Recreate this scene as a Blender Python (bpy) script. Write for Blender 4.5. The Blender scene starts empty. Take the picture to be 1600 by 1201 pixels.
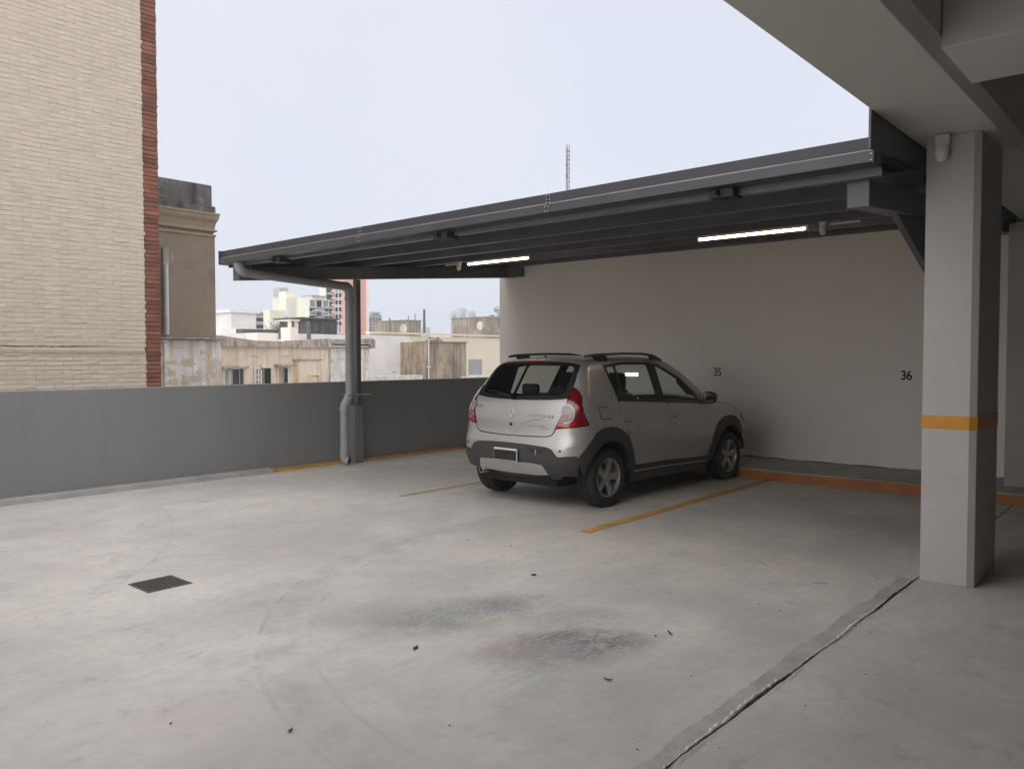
import bpy, bmesh, math, random
import numpy as np
from mathutils import Vector, Matrix
from mathutils.geometry import delaunay_2d_cdt
S = bpy.context.scene; COL = S.collection; PI = math.pi
# ---------------------------------------------------------------- camera
YAW, PITCH, ROLL, CAMH, FPX = math.radians(40.916), math.radians(1.943), math.radians(-.045), 1.58, 1254.9
fw = Vector((math.cos(YAW)*math.cos(PITCH), math.sin(YAW)*math.cos(PITCH), -math.sin(PITCH)))
rt = Vector((math.sin(YAW), -math.cos(YAW), 0)); up = rt.cross(fw)
rt, up = rt*math.cos(ROLL) + up*math.sin(ROLL), up*math.cos(ROLL) - rt*math.sin(ROLL)
cd = bpy.data.cameras.new('camera'); cam = bpy.data.objects.new('camera', cd); COL.objects.link(cam)
cam.matrix_world = Matrix(((rt.x, up.x, -fw.x, 0), (rt.y, up.y, -fw.y, 0), (rt.z, up.z, -fw.z, CAMH), (0, 0, 0, 1)))
cd.sensor_width = 36; cd.lens = 36*FPX/1600; cd.clip_start = .05; cd.clip_end = 3000
S.camera = cam
def at(px, py, Y):                                   # the world point seen at a photo pixel, on the plane y = Y
    d = rt*((px - 800)/FPX) - up*((py - 600.5)/FPX) + fw
    t = Y/d.y
    return Vector((d.x*t, Y, CAMH + d.z*t))
def atx(px, py, X):
    d = rt*((px - 800)/FPX) - up*((py - 600.5)/FPX) + fw
    t = X/d.x
    return Vector((X, d.y*t, CAMH + d.z*t))
# ---------------------------------------------------------------- world: overcast sky over a Nishita sky
SUN_EL, SUN_AZ = math.radians(42), math.radians(192)  # azimuth counted from +X towards +Y (low behind the camera's left shoulder)
W = bpy.data.worlds.new('World'); S.world = W; W.use_nodes = True
nt = W.node_tree; nt.nodes.clear()
out = nt.nodes.new('ShaderNodeOutputWorld')
sky = nt.nodes.new('ShaderNodeTexSky'); sky.sky_type = 'NISHITA'; sky.sun_disc = False
sky.sun_elevation = SUN_EL; sky.sun_rotation = math.radians(90) - SUN_AZ; sky.air_density = 1.0; sky.dust_density = 4.0; sky.ozone_density = 1.0
bg1 = nt.nodes.new('ShaderNodeBackground'); bg1.inputs[1].default_value = .05
nt.links.new(sky.outputs[0], bg1.inputs[0])
# cloud deck: a nearly even pale grey, broken up a little by soft noise
tc = nt.nodes.new('ShaderNodeTexCoord'); nz = nt.nodes.new('ShaderNodeTexNoise'); nz.inputs['Scale'].default_value = 1.6; nz.inputs['Detail'].default_value = 4
nt.links.new(tc.outputs['Generated'], nz.inputs['Vector'])
rp = nt.nodes.new('ShaderNodeValToRGB'); rp.color_ramp.elements[0].position = .30; rp.color_ramp.elements[1].position = .72
rp.color_ramp.elements[0].color = (.63, .66, .765, 1); rp.color_ramp.elements[1].color = (.765, .775, .845, 1)
nt.links.new(nz.outputs[0], rp.inputs[0])
bg2 = nt.nodes.new('ShaderNodeBackground'); bg2.inputs[1].default_value = .665
nt.links.new(rp.outputs[0], bg2.inputs[0])
mx = nt.nodes.new('ShaderNodeMixShader'); mx.inputs[0].default_value = .82
nt.links.new(bg1.outputs[0], mx.inputs[1]); nt.links.new(bg2.outputs[0], mx.inputs[2]); nt.links.new(mx.outputs[0], out.inputs[0])
sl = bpy.data.lights.new('sun', 'SUN'); sl.energy = 1.5; sl.angle = math.radians(120); sl.color = (1, .96, .9)
so = bpy.data.objects.new('sun', sl); COL.objects.link(so)
sd = Vector((math.cos(SUN_EL)*math.cos(SUN_AZ), math.cos(SUN_EL)*math.sin(SUN_AZ), math.sin(SUN_EL)))
so.rotation_euler = sd.to_track_quat('Z', 'Y').to_euler(); so.location = (0, 6, 30)
S.view_settings.view_transform = 'Standard'; S.view_settings.look = 'None'; S.view_settings.gamma = 1; S.view_settings.exposure = .97
S.view_settings.use_curve_mapping = False
S.render.engine = 'CYCLES'
cy = S.cycles; cy.use_denoising = True; cy.max_bounces = 8; cy.diffuse_bounces = 5; cy.glossy_bounces = 4; cy.transparent_max_bounces = 16; cy.transmission_bounces = 6; cy.volume_bounces = 1
cy.sample_clamp_indirect = 6; cy.caustics_reflective = False; cy.caustics_refractive = False
# ---------------------------------------------------------------- helpers
random.seed(7); RNG = np.random.default_rng(5)
def tag(o, label=None, cat=None, group=None, kind=None):
    for k, v in (('label', label), ('category', cat), ('group', group), ('kind', kind)):
        if v: o[k] = v
    return o
def empty(name, loc, label, cat, group=None, rz=0):
    o = bpy.data.objects.new(name, None); COL.objects.link(o); o.location = loc; o.rotation_euler = (0, 0, rz); o.empty_display_size = .2
    return tag(o, label, cat, group)
class MB:
    def __init__(s): s.v = []; s.f = []; s.m = []; s.cur = 0
    def add(s, vs, fs):
        b = len(s.v); s.v += [tuple(p) for p in vs]; s.f += [tuple(b + i for i in f) for f in fs]; s.m += [s.cur]*len(fs); return s
    def hexa(s, p):                                   # 8 points: bottom 4 (ccw), top 4
        return s.add(p, [(3, 2, 1, 0), (4, 5, 6, 7), (0, 1, 5, 4), (1, 2, 6, 5), (2, 3, 7, 6), (3, 0, 4, 7)])
    def box(s, x0, x1, y0, y1, z0, z1):
        return s.hexa([(x0, y0, z0), (x1, y0, z0), (x1, y1, z0), (x0, y1, z0), (x0, y0, z1), (x1, y0, z1), (x1, y1, z1), (x0, y1, z1)])
    def prism(s, poly, a, b, axis=2):                 # polygon extruded along an axis
        def P(q, t):
            return (q[0], q[1], t) if axis == 2 else ((q[0], t, q[1]) if axis == 1 else (t, q[0], q[1]))
        n = len(poly); vs = [P(q, a) for q in poly] + [P(q, b) for q in poly]
        ar = sum(poly[i][0]*poly[(i+1) % n][1] - poly[(i+1) % n][0]*poly[i][1] for i in range(n))
        fl = (ar > 0) != (axis == 1)
        if (b < a): fl = not fl
        fs = [tuple(range(n))[::-1], tuple(range(n, 2*n))] + [(i, (i+1) % n, n + (i+1) % n, n + i) for i in range(n)]
        if not fl: fs = [f[::-1] for f in fs]
        return s.add(vs, fs)
    def tube(s, pts, r, n=14, cap=True, r_in=None):   # round tube along points
        pts = [Vector(p) for p in pts]; rings = []
        rr = r if isinstance(r, (list, tuple)) else [r]*len(pts)
        t0 = (pts[1] - pts[0]).normalized(); ref = Vector((0, 0, 1)) if abs(t0.z) < .9 else Vector((1, 0, 0))
        u = t0.cross(ref).normalized()
        for i, p in enumerate(pts):
            t = (pts[min(i+1, len(pts)-1)] - pts[max(i-1, 0)]).normalized()
            u = (u - t*u.dot(t)).normalized(); w = t.cross(u)
            rings.append([p + (u*math.cos(2*PI*k/n) + w*math.sin(2*PI*k/n))*rr[i] for k in range(n)])
        vs = [q for rg in rings for q in rg]; fs = []
        for i in range(len(pts)-1):
            for k in range(n): fs.append((i*n + k, i*n + (k+1) % n, (i+1)*n + (k+1) % n, (i+1)*n + k))
        if cap: fs += [tuple(range(n))[::-1], tuple((len(pts)-1)*n + k for k in range(n))]
        return s.add(vs, fs)
    def lathe(s, prof, n=32, axis='Y', c=(0, 0, 0)):  # prof: (radius, along axis)
        vs = []; fs = []; m = len(prof)
        for k in range(n):
            a = 2*PI*k/n
            for r, h in prof:
                p = (r*math.cos(a), h, r*math.sin(a)) if axis == 'Y' else ((r*math.cos(a), r*math.sin(a), h) if axis == 'Z' else (h, r*math.cos(a), r*math.sin(a)))
                vs.append((p[0]+c[0], p[1]+c[1], p[2]+c[2]))
        for k in range(n):
            for j in range(m-1):
                q = (k*m + j, ((k+1) % n)*m + j, ((k+1) % n)*m + j + 1, k*m + j + 1)
                fs.append(q)
        return s.add(vs, fs)
    def mesh(s, name, mats, smooth=False, fix=False):
        me = bpy.data.meshes.new(name); me.from_pydata([tuple(map(float, p)) for p in s.v], [], s.f)
        for m in (mats if isinstance(mats, (list, tuple)) else [mats]): me.materials.append(m)
        me.polygons.foreach_set('material_index', s.m)
        if fix:
            b = bmesh.new(); b.from_mesh(me); bmesh.ops.recalc_face_normals(b, faces=b.faces); b.to_mesh(me); b.free()
        if smooth: me.polygons.foreach_set('use_smooth', [True]*len(me.polygons))
        me.update(); return me
    def build(s, name, mats, parent=None, smooth=False, bevel=0, fix=False, loc=None, angle=35):
        o = bpy.data.objects.new(name, s.mesh(name, mats, False, fix)); COL.objects.link(o)
        if parent: o.parent = parent
        if loc: o.location = loc
        if smooth:
            me = o.data; me.polygons.foreach_set('use_smooth', [True]*len(me.polygons)); me.set_sharp_from_angle(angle=math.radians(angle))
        if bevel:
            m = o.modifiers.new('bevel', 'BEVEL'); m.width = bevel; m.segments = 2; m.limit_method = 'ANGLE'; m.angle_limit = math.radians(40)
        return o
def share(o, parent=None, loc=None, rot=None):
    c = o.copy(); COL.objects.link(c)
    if parent: c.parent = parent
    if loc is not None: c.location = loc
    if rot is not None: c.rotation_euler = rot
    return c
def text_mesh(name, txt, size, m, depth=.002, bold=0., space=1.0):
    cu = bpy.data.curves.new(name, 'FONT'); cu.body = txt; cu.size = size; cu.align_x = 'CENTER'; cu.align_y = 'CENTER'; cu.extrude = depth; cu.offset = bold; cu.space_character = space
    o = bpy.data.objects.new(name, cu); COL.objects.link(o)
    dg = bpy.context.evaluated_depsgraph_get(); me = bpy.data.meshes.new_from_object(o.evaluated_get(dg)); me.name = name
    bpy.data.objects.remove(o); bpy.data.curves.remove(cu)
    me.materials.clear(); me.materials.append(m)
    o = bpy.data.objects.new(name, me); COL.objects.link(o); return o
# ---------------------------------------------------------------- materials
class NT:
    def __init__(s, m): s.t = m.node_tree; s.n = s.t.nodes; s.l = s.t.links
    def node(s, typ, **k):
        x = s.n.new(typ)
        for a, b in k.items(): setattr(x, a, b)
        return x
    def put(s, sock, v):
        if isinstance(v, bpy.types.NodeSocket): s.l.new(v, sock)
        elif v is not None: sock.default_value = v
    def math(s, op, a, b=None, c=None, clamp=False):
        x = s.node('ShaderNodeMath', operation=op, use_clamp=clamp)
        for i, v in enumerate((a, b, c)):
            if v is not None: s.put(x.inputs[i], v)
        return x.outputs[0]
    def pos(s, scale=(1, 1, 1), obj=True, rot=(0, 0, 0), loc=(0, 0, 0)):
        if obj: o = s.node('ShaderNodeTexCoord').outputs['Object']
        else: o = s.node('ShaderNodeNewGeometry').outputs['Position']
        mp = s.node('ShaderNodeMapping'); mp.inputs['Scale'].default_value = scale; mp.inputs['Rotation'].default_value = rot; mp.inputs['Location'].default_value = loc
        s.l.new(o, mp.inputs[0]); return mp.outputs[0]
    def noise(s, vec, scale, detail=4, rough=.55, dist=0):
        x = s.node('ShaderNodeTexNoise'); s.l.new(vec, x.inputs['Vector']); x.inputs['Scale'].default_value = scale; x.inputs['Detail'].default_value = detail
        x.inputs['Roughness'].default_value = rough; x.inputs['Distortion'].default_value = dist; return x.outputs[0]
    def ramp(s, fac, p0, p1, c0=0., c1=1.):
        x = s.node('ShaderNodeMapRange', interpolation_type='SMOOTHSTEP'); s.put(x.inputs[0], fac)
        for i, v in enumerate((p0, p1, c0, c1)): s.put(x.inputs[i+1], v)
        return x.outputs[0]
    def mix(s, fac, a, b, mode='MIX'):
        x = s.node('ShaderNodeMix', data_type='RGBA', blend_type=mode); s.put(x.inputs[0], fac)
        for i, v in ((6, a), (7, b)):
            if isinstance(v, (tuple, list)) and len(v) == 3: v = (*v, 1)
            s.put(x.inputs[i], v)
        return x.outputs[2]
    def bump(s, h, strength=.2, dist=.01, nrm=None):
        x = s.node('ShaderNodeBump'); x.inputs['Strength'].default_value = strength; x.inputs['Distance'].default_value = dist; s.l.new(h, x.inputs['Height'])
        if nrm: s.l.new(nrm, x.inputs['Normal'])
        return x.outputs[0]
    def rnd(s): return s.node('ShaderNodeObjectInfo').outputs['Random']
def newmat(name):
    m = bpy.data.materials.new(name); m.use_nodes = True
    b = m.node_tree.nodes['Principled BSDF']; return m, NT(m), b
def pm(name, col, rough=.6, metal=0, var=.12, sc=2.5, bump=.15, bsc=60, bd=.003, coat=0, dirt=None, dsc=1.2, world=False, rnd=0, streak=None, spec=None, sharp=False):
    m, t, b = newmat(name)
    p = t.pos(obj=not world)
    n1 = t.noise(p, sc, 5, .6)
    c = t.mix(t.ramp(n1, .3, .7), [x*(1-var) for x in col], [min(1, x*(1+var)) for x in col])
    n2 = t.noise(p, bsc, 3, .6)
    if dirt:
        n3 = t.noise(p, dsc, 6, .7, .6); c = t.mix(t.ramp(n3, .50 if sharp else .52, .64 if sharp else .78), c, dirt)
    if streak:                                        # vertical rain streaks
        n4 = t.noise(t.pos((6, 6, .35), obj=not world), 1.4, 5, .7); c = t.mix(t.ramp(n4, .46 if sharp else .48, .62 if sharp else .75), c, streak)
    if rnd:
        hs = t.node('ShaderNodeHueSaturation'); hs.inputs['Saturation'].default_value = 1
        t.l.new(t.ramp(t.rnd(), 0, 1, 1-rnd, 1+rnd), hs.inputs['Value']); t.l.new(c, hs.inputs['Color']); c = hs.outputs[0]
    t.l.new(c, b.inputs['Base Color'])
    t.l.new(t.ramp(n1, .2, .8, rough*.88, min(1, rough*1.1)), b.inputs['Roughness'])
    b.inputs['Metallic'].default_value = metal; b.inputs['Coat Weight'].default_value = coat; b.inputs['Coat Roughness'].default_value = .06
    if spec is not None: b.inputs['Specular IOR Level'].default_value = spec
    if bump: t.l.new(t.bump(n2, bump, bd), b.inputs['Normal'])
    return m
M = {}
M['white_wall'] = pm('white wall paint', (.82, .795, .755), .7, var=.025, sc=.7, bump=.25, bsc=25, bd=.004, world=True, dirt=(.74, .70, .66), dsc=.5)
M['parapet'] = pm('grey wall paint', (.235, .235, .24), .62, var=.05, sc=.6, bump=.3, bsc=30, bd=.004, world=True, dirt=(.195, .193, .19), dsc=.9, streak=(.222, .222, .225))
M['grey_conc'] = pm('grey painted concrete', (.50, .49, .475), .6, var=.06, sc=1.2, bump=.3, bsc=22, bd=.004, world=True, dirt=(.42, .41, .40), dsc=1.3)
M['dark_conc'] = pm('bare soffit concrete', (.40, .385, .375), .75, var=.12, sc=.8, bump=.3, bsc=18, bd=.004, world=True)
M['cream_conc'] = pm('light painted soffit', (.66, .64, .60), .6, var=.04, sc=.9, bump=.3, bsc=18, bd=.004, world=True, dirt=(.60, .58, .54), dsc=.9)
M['orange'] = pm('orange marking paint', (.66, .30, .025), .55, var=.12, sc=4, bump=.2, bsc=50, world=True, dirt=(.42, .22, .08), dsc=3)
M['kerb'] = pm('kerb concrete', (.36, .34, .32), .8, var=.12, sc=3, bump=.5, bsc=45, bd=.005, world=True, dirt=(.24, .22, .2), dsc=2)
M['kerb_paint'] = pm('worn orange kerb paint', (.38, .135, .025), .6, var=.15, sc=3, bump=.4, bsc=40, bd=.004, world=True, dirt=(.30, .17, .08), dsc=3)
M['steel'] = pm('charcoal painted steel', (.13, .123, .142), .42, var=.12, sc=3, bump=.1, bsc=40, bd=.001, rnd=.1)
M['steel_lt'] = pm('graphite gutter sheet', (.070, .069, .080), .38, metal=.2, var=.12, sc=4, bump=.12, bsc=6, bd=.003)
M['steel_deck'] = pm('graphite roof sheet', (.052, .052, .058), .45, metal=.2, var=.1, sc=2, bump=.05)
M['galv'] = pm('galvanised screw', (.6, .6, .6), .35, metal=.8, var=.05)
M['pvc'] = pm('grey pipe', (.33, .335, .335), .42, var=.08, sc=5, bump=.05, bsc=30, dirt=(.26, .25, .24), dsc=2)
M['rust'] = pm('dirty pipe bore', (.07, .03, .02), .9, var=.2)
M['white_pl'] = pm('white plastic', (.72, .71, .69), .4, var=.04, bump=.03)
M['black'] = pm('black paint', (.012, .012, .012), .6, var=.1, bump=.05)
M['iron'] = pm('cast iron grate', (.10, .094, .083), .6, metal=.15, var=.25, sc=12, bump=.3, bsc=80, dirt=(.12, .105, .09), dsc=9)
M['leaf'] = pm('dry leaf', (.035, .022, .012), .8, var=.3, sc=20, rnd=.5)
# tube lamp
m, t, b = newmat('lit tube'); b.inputs['Base Color'].default_value = (.9, .85, .75, 1); b.inputs['Emission Color'].default_value = (1, .77, .44, 1); b.inputs['Emission Strength'].default_value = 8
M['tube'] = m
# ---------------------------------------------------------------- floor
def floor_mat(name, shade=1.0):
    m, t, b = newmat(name)
    p = t.pos(obj=False)
    big = t.noise(p, .6, 6, .65, .15); mid = t.noise(t.pos((1, 2.2, 1), obj=False, rot=(0, 0, .5)), 2.1, 7, .72, .25); fine = t.noise(p, 14, 5, .65); gr = t.noise(p, 160, 3, .7)
    c = t.mix(t.ramp(big, .32, .70), [x*shade for x in (.425, .405, .368)], [x*shade for x in (.59, .56, .505)])
    c = t.mix(t.ramp(mid, .46, .78, 0, .55), c, [x*shade for x in (.385, .375, .362)])
    c = t.mix(t.ramp(fine, .42, .75, 0, .42), c, [x*shade for x in (.36, .34, .32)])
    c = t.mix(t.ramp(gr, .58, .8, 0, .25), c, (.27, .255, .24))
    gn = t.noise(t.pos(obj=False, loc=(2, 5, 0)), 1.3, 5, .65, .6); c = t.mix(t.ramp(gn, .55, .76, 0, .55), c, [x*shade for x in (.345, .36, .345)]); pk = t.noise(t.pos(obj=False, loc=(7, 3, 0)), .9, 4, .6, .8); c = t.mix(t.ramp(pk, .52, .75, 0, .6), c, [x*shade for x in (.50, .45, .415)])
    pk2 = t.noise(t.pos((1, 1.8, 1), obj=False, loc=(1, 9, 0), rot=(0, 0, .4)), 3.2, 7, .72, .5); c = t.mix(t.ramp(pk2, .55, .72, 0, .55), c, [x*shade for x in (.29, .28, .265)])
    sp = t.node('ShaderNodeSeparateXYZ'); t.l.new(t.node('ShaderNodeNewGeometry').outputs['Position'], sp.inputs[0])
    X, Y = sp.outputs[0], sp.outputs[1]
    def blob(cx, cy, rx, ry, ang):
        dx = t.math('SUBTRACT', X, cx); dy = t.math('SUBTRACT', Y, cy); ca, sa = math.cos(ang), math.sin(ang)
        u = t.math('ADD', t.math('MULTIPLY', dx, ca/rx), t.math('MULTIPLY', dy, sa/rx)); v = t.math('ADD', t.math('MULTIPLY', dx, -sa/ry), t.math('MULTIPLY', dy, ca/ry))
        r = t.math('SQRT', t.math('ADD', t.math('MULTIPLY', u, u), t.math('MULTIPLY', v, v)))
        return t.ramp(r, .25, 1.0, 1, 0)
    for (cx, cy, rx, ry, a, k, col) in ((3.5, 2.62, .72, .40, -.45, 1.25, (.19, .178, .18)), (3.25, 2.75, .45, .25, -.5, .7, (.35, .305, .295)), (3.5, 3.45, .95, .42, -.3, 1.1, (.24, .25, .245)), (3.1, 3.9, .6, .3, -.2, .6, (.27, .27, .265)), (3.9, 2.9, .5, .25, -.6, .7, (.25, .255, .26)), (3.0, 2.2, .8, .6, .9, .5, (.30, .31, .305)), (2.9, 4.6, 1.2, .5, 0, .35, (.33, .335, .33)), (4.6, 1.95, .7, .4, .2, .3, (.33, .31, .29))):
        f = t.math('MULTIPLY', blob(cx, cy, rx, ry, a), t.math('MULTIPLY', t.ramp(t.noise(p, 3.0, 7, .75, .3), .30, .62, .3, k), t.ramp(t.noise(p, 38, 4, .7), .30, .62, .45, 1.0)))
        c = t.mix(f, c, [x*shade for x in col])
    # faint curved tyre tracks
    def arc(cx, cy, R, w, k):
        dx = t.math('SUBTRACT', X, cx); dy = t.math('SUBTRACT', Y, cy)
        r = t.math('SQRT', t.math('ADD', t.math('MULTIPLY', dx, dx), t.math('MULTIPLY', dy, dy)))
        d = t.math('ABSOLUTE', t.math('SUBTRACT', r, R))
        return t.math('MULTIPLY', t.ramp(d, w*.4, w, k, 0), t.ramp(t.noise(p, 3, 5, .7), .40, .62))
    for a in ((5.1, 2.1, 3.16, .13, .27), (5.1, 2.1, 3.27, .022, .36), (5.1, 2.1, 2.99, .018, .26), (5.2, 2.0, 4.75, .10, .08), (-1.2, 9.6, 5.3, .02, .22)):
        c = t.mix(arc(*a), c, (.24, .225, .215))
    t.l.new(c, b.inputs['Base Color'])
    t.l.new(t.ramp(t.noise(p, 1.1, 5, .65), .3, .7, .50, .74), b.inputs['Roughness'])
    h = t.math('ADD', t.math('MULTIPLY', fine, .5), t.math('MULTIPLY', gr, .25))
    t.l.new(t.bump(h, .22, .004), b.inputs['Normal'])
    return m
M['floor'] = floor_mat('polished concrete floor', 1.02); M['floor2'] = floor_mat('concrete garage floor', 1.0)
M['patch'] = pm('mortar smear', (.375, .355, .325), .85, var=.15, sc=6, bump=.5, bsc=70, bd=.004, world=True)
M['void'] = pm('dark void', (.006, .006, .006), .9, bump=0)
JY = 1.545; GX0, GX1, GY0, GY1 = 2.435, 2.75, 5.345, 5.66; YP = 9.81; XW = 11.11
def sheet_with_hole(x0, x1, y0, y1, hx0, hx1, hy0, hy1, d):
    b = MB(); xs = [x0, hx0, hx1, x1]; ys = [y0, hy0, hy1, y1]
    for i in range(3):
        for j in range(3):
            if (i, j) == (1, 1): continue
            b.add([(xs[i], ys[j], 0), (xs[i+1], ys[j], 0), (xs[i+1], ys[j+1], 0), (xs[i], ys[j+1], 0)], [(0, 1, 2, 3)])
    b.add([(hx0, hy0, 0), (hx1, hy0, 0), (hx1, hy1, 0), (hx0, hy1, 0), (hx0, hy0, -d), (hx1, hy0, -d), (hx1, hy1, -d), (hx0, hy1, -d)],
          [(0, 4, 5, 1), (1, 5, 6, 2), (2, 6, 7, 3), (3, 7, 4, 0), (4, 7, 6, 5)])
    b.add([(x0, y0, 0), (x1, y0, 0), (x1, y0, -.25), (x0, y0, -.25)], [(0, 3, 2, 1)])
    return b
tag(sheet_with_hole(-12, 11.3, JY, 9.9, GX0, GX1, GY0, GY1, .12).build('floor', M['floor']), kind='structure')
tag(MB().box(-12, 11.3, -14, JY - .012, -.25, 0).build('garage_floor', M['floor2']), kind='structure')
tag(MB().box(-12, 11.3, JY - .05, JY + .05, -.3, -.03).build('joint_bed', M['void']), kind='structure')
# ragged mortar smear along the joint and its broken lip
v = []; n = 260; xs = np.linspace(-1, 6.14, n); w = .105 + .03*np.interp(np.arange(n), np.arange(0, n + 9, 9), RNG.normal(0, .55, len(range(0, n + 9, 9)))) + RNG.normal(0, .003, n)
b = MB()
for i in range(n-1):
    a0, a1 = JY + .003, JY + .003; o0, o1 = JY + w[i], JY + w[i+1]
    b.add([(xs[i], a0, .004), (xs[i+1], a1, .004), (xs[i+1], o1, .004), (xs[i], o0, .004), (xs[i], o0 + .004, 0), (xs[i+1], o1 + .004, 0)], [(0, 1, 2, 3), (3, 2, 5, 4)])
tag(b.build('mortar_strip', M['patch']), kind='structure')
b = MB(); k = 120; lx = np.linspace(1.2, 5.2, k)
hh = np.clip(.003 + .003*np.sin(lx*7) + RNG.normal(0, .002, k), .001, .007); yy = JY - .014 + .005*np.sin(lx*3.1) + RNG.normal(0, .002, k)
for i in range(k-1):
    b.add([(lx[i], yy[i] - .018, 0), (lx[i+1], yy[i+1] - .018, 0), (lx[i+1], yy[i+1], hh[i+1]), (lx[i], yy[i], hh[i]), (lx[i], yy[i] + .01, .001), (lx[i+1], yy[i+1] + .01, .001)], [(0, 1, 2, 3), (3, 2, 5, 4)])
tag(b.build('joint_lip', M['floor2']), kind='structure')
b = MB(); k = 420; lx = np.linspace(-1, 6.14, k); yc = JY - .006 + .006*np.sin(lx*2.3) + .004*np.sin(lx*9 + 1) + RNG.normal(0, .0012, k); wd = np.clip(.0015 + .0022*np.sin(lx*3.7) + .0016*np.sin(lx*17) + RNG.normal(0, .0012, k), .0003, .008)
for i in range(k-1): b.add([(lx[i], yc[i] - wd[i], .0068), (lx[i+1], yc[i+1] - wd[i+1], .0068), (lx[i+1], yc[i+1] + wd[i+1], .0068), (lx[i], yc[i] + wd[i], .0068)], [(0, 1, 2, 3)])
tag(b.build('joint_crack', M['void']), kind='structure')
b = MB(); off = yc + wd + .001; wl = np.clip(.007 + .005*np.sin(lx*4 + 1) + RNG.normal(0, .003, k), .001, .02)
for i in range(k-1): b.add([(lx[i], off[i], .0062), (lx[i+1], off[i+1], .0062), (lx[i+1], off[i+1] + wl[i+1]*.5, .0062 + wl[i+1]*.5), (lx[i], off[i] + wl[i]*.5, .0062 + wl[i]*.5), (lx[i], off[i] + wl[i]*1.8, .005), (lx[i+1], off[i+1] + wl[i+1]*1.8, .005)], [(0, 1, 2, 3), (3, 2, 5, 4)])
tag(b.build('mortar_lip', pm('pale mortar lip', (.55, .525, .48), .85, var=.15, sc=8, bump=.4, bsc=60, world=True)), kind='structure')
# parking lines (a few mm proud) with slightly ragged edges
def pline(x0, x1, yc, wd, mat, rag=.006):
    b = MB(); n = 80; x = np.linspace(x0, x1, n); a = yc - wd/2 + RNG.normal(0, rag, n); c = yc + wd/2 + RNG.normal(0, rag, n)
    for i in range(n-1): b.add([(x[i], a[i], .004), (x[i+1], a[i+1], .004), (x[i+1], c[i+1], .004), (x[i], c[i], .004)], [(0, 1, 2, 3)])
    return tag(b.build('parking_line', mat), kind='structure')
M['faded'] = pm('worn floor line', (.52, .27, .06), .7, var=.2, sc=6, world=True, dirt=(.47, .40, .32), dsc=2.2, bump=.1)
M['faded2'] = pm('faded floor line', (.50, .36, .18), .7, var=.15, sc=6, world=True, dirt=(.47, .42, .36), dsc=1.6, bump=.1)
pline(5.87, 9.93, 4.228, .105, M['faded'], .004); pline(6.05, 9.93, 6.93, .085, M['faded2'])
# floor grate
g = empty('floor_grate', ((GX0+GX1)/2, (GY0+GY1)/2, 0), 'square iron drain grate set into the open concrete floor', 'drain grate')
hx, hy = (GX1-GX0)/2 - .002, (GY1-GY0)/2 - .002
b = MB(); f = .014
b.box(-hx, hx, -hy, -hy+f, -.02, .004).box(-hx, hx, hy-f, hy, -.02, .004).box(-hx, -hx+f, -hy+f, hy-f, -.02, .004).box(hx-f, hx, -hy+f, hy-f, -.02, .004)
b.build('frame', M['iron'], g)
bar = None
for i in range(9):
    y = -hy + f + (2*hy - 2*f)*(i + .5)/9
    if bar is None:
        bar = MB().box(-hx+f, hx-f, -.007, .007, -.018, .003).build('bar', M['iron'], g, loc=(0, y, 0))
    else: share(bar, g, (0, y, 0))
cb = None
for i in range(7):
    x = -hx + f + (2*hx - 2*f)*(i + 1)/8
    if cb is None: cb = MB().box(-.0035, .0035, -hy+f, hy-f, -.016, .000).build('cross_bar', M['iron'], g, loc=(x, 0, 0))
    else: share(cb, g, (x, 0, 0))
# ---------------------------------------------------------------- white back wall, kerb, numbers
tag(MB().box(XW, XW + .2, -14, 9.935, -.25, 3.27).build('back_wall', M['white_wall'], bevel=.006), 'long white painted wall behind the parked car and bay numbers', 'wall')
kw = empty('wheel_kerb', (9.94, 3, 0), 'low concrete kerb with orange front along the white wall', 'kerb')
n = 60; ys = np.linspace(-14, 9.66, n)
MB().box(.006, XW - 9.94, -17, 6.66, -.2, .128).build('kerb_body', M['kerb'], kw, bevel=.012)
b = MB(); tz = .108 + RNG.normal(0, .006, n)
for i in range(n-1): b.add([(0, ys[i]-3, 0), (0, ys[i+1]-3, 0), (0, ys[i+1]-3, tz[i+1]), (0, ys[i]-3, tz[i]), (.012, ys[i]-3, tz[i]), (.012, ys[i+1]-3, tz[i+1])], [(3, 2, 1, 0), (4, 5, 2, 3)])
b.build('orange_face', M['kerb_paint'], kw)
for txt, y, z, sz, bold, lab in (('35', 5.553, 1.350, .172, .002, 'black number 35 on the white wall beyond the car mirror'), ('36', 2.925, 1.337, .168, .0035, 'bolder black number 36 on the white wall beside the pillar')):
    o = text_mesh('bay_number', txt, sz, M['black'], .001, bold, .92); o.location = (XW - .003, y, z); o.rotation_euler = (PI/2, 0, -PI/2); o.scale = (.80 if txt == '35' else .86, 1, 1)
    tag(o, lab, 'number', 'painted bay numbers')
b = MB(); lx = np.linspace(-13.9, 9.6, 160); hz_ = np.clip(RNG.normal(.010, .003, 160), .003, .018)
for i in range(159): b.add([(XW - .0035, lx[i], .1285), (XW - .0035, lx[i+1], .1285), (XW - .0035, lx[i+1], .1285 + hz_[i+1]), (XW - .0035, lx[i], .1285 + hz_[i])], [(3, 2, 1, 0)])
tag(b.build('wall_shadow_gap', M['void']), kind='structure')  # dark strip painting the shadow gap between wall and kerb
for y_, z_, r_ in ((4.665, .369, .018), (4.70, .352, .007), (4.977, 2.834, .014)):                # small bare plaster chips on the wall
    q = [(y_ + r_*random.uniform(.6, 1.2)*math.cos(a), z_ + r_*random.uniform(.5, 1)*math.sin(a)) for a in np.linspace(0, 2*PI, 10)[:-1]]
    tag(MB().prism(q, XW - .0035, XW + .01, 0).build('plaster_chip', M['white_pl'], fix=True), kind='structure')
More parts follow.
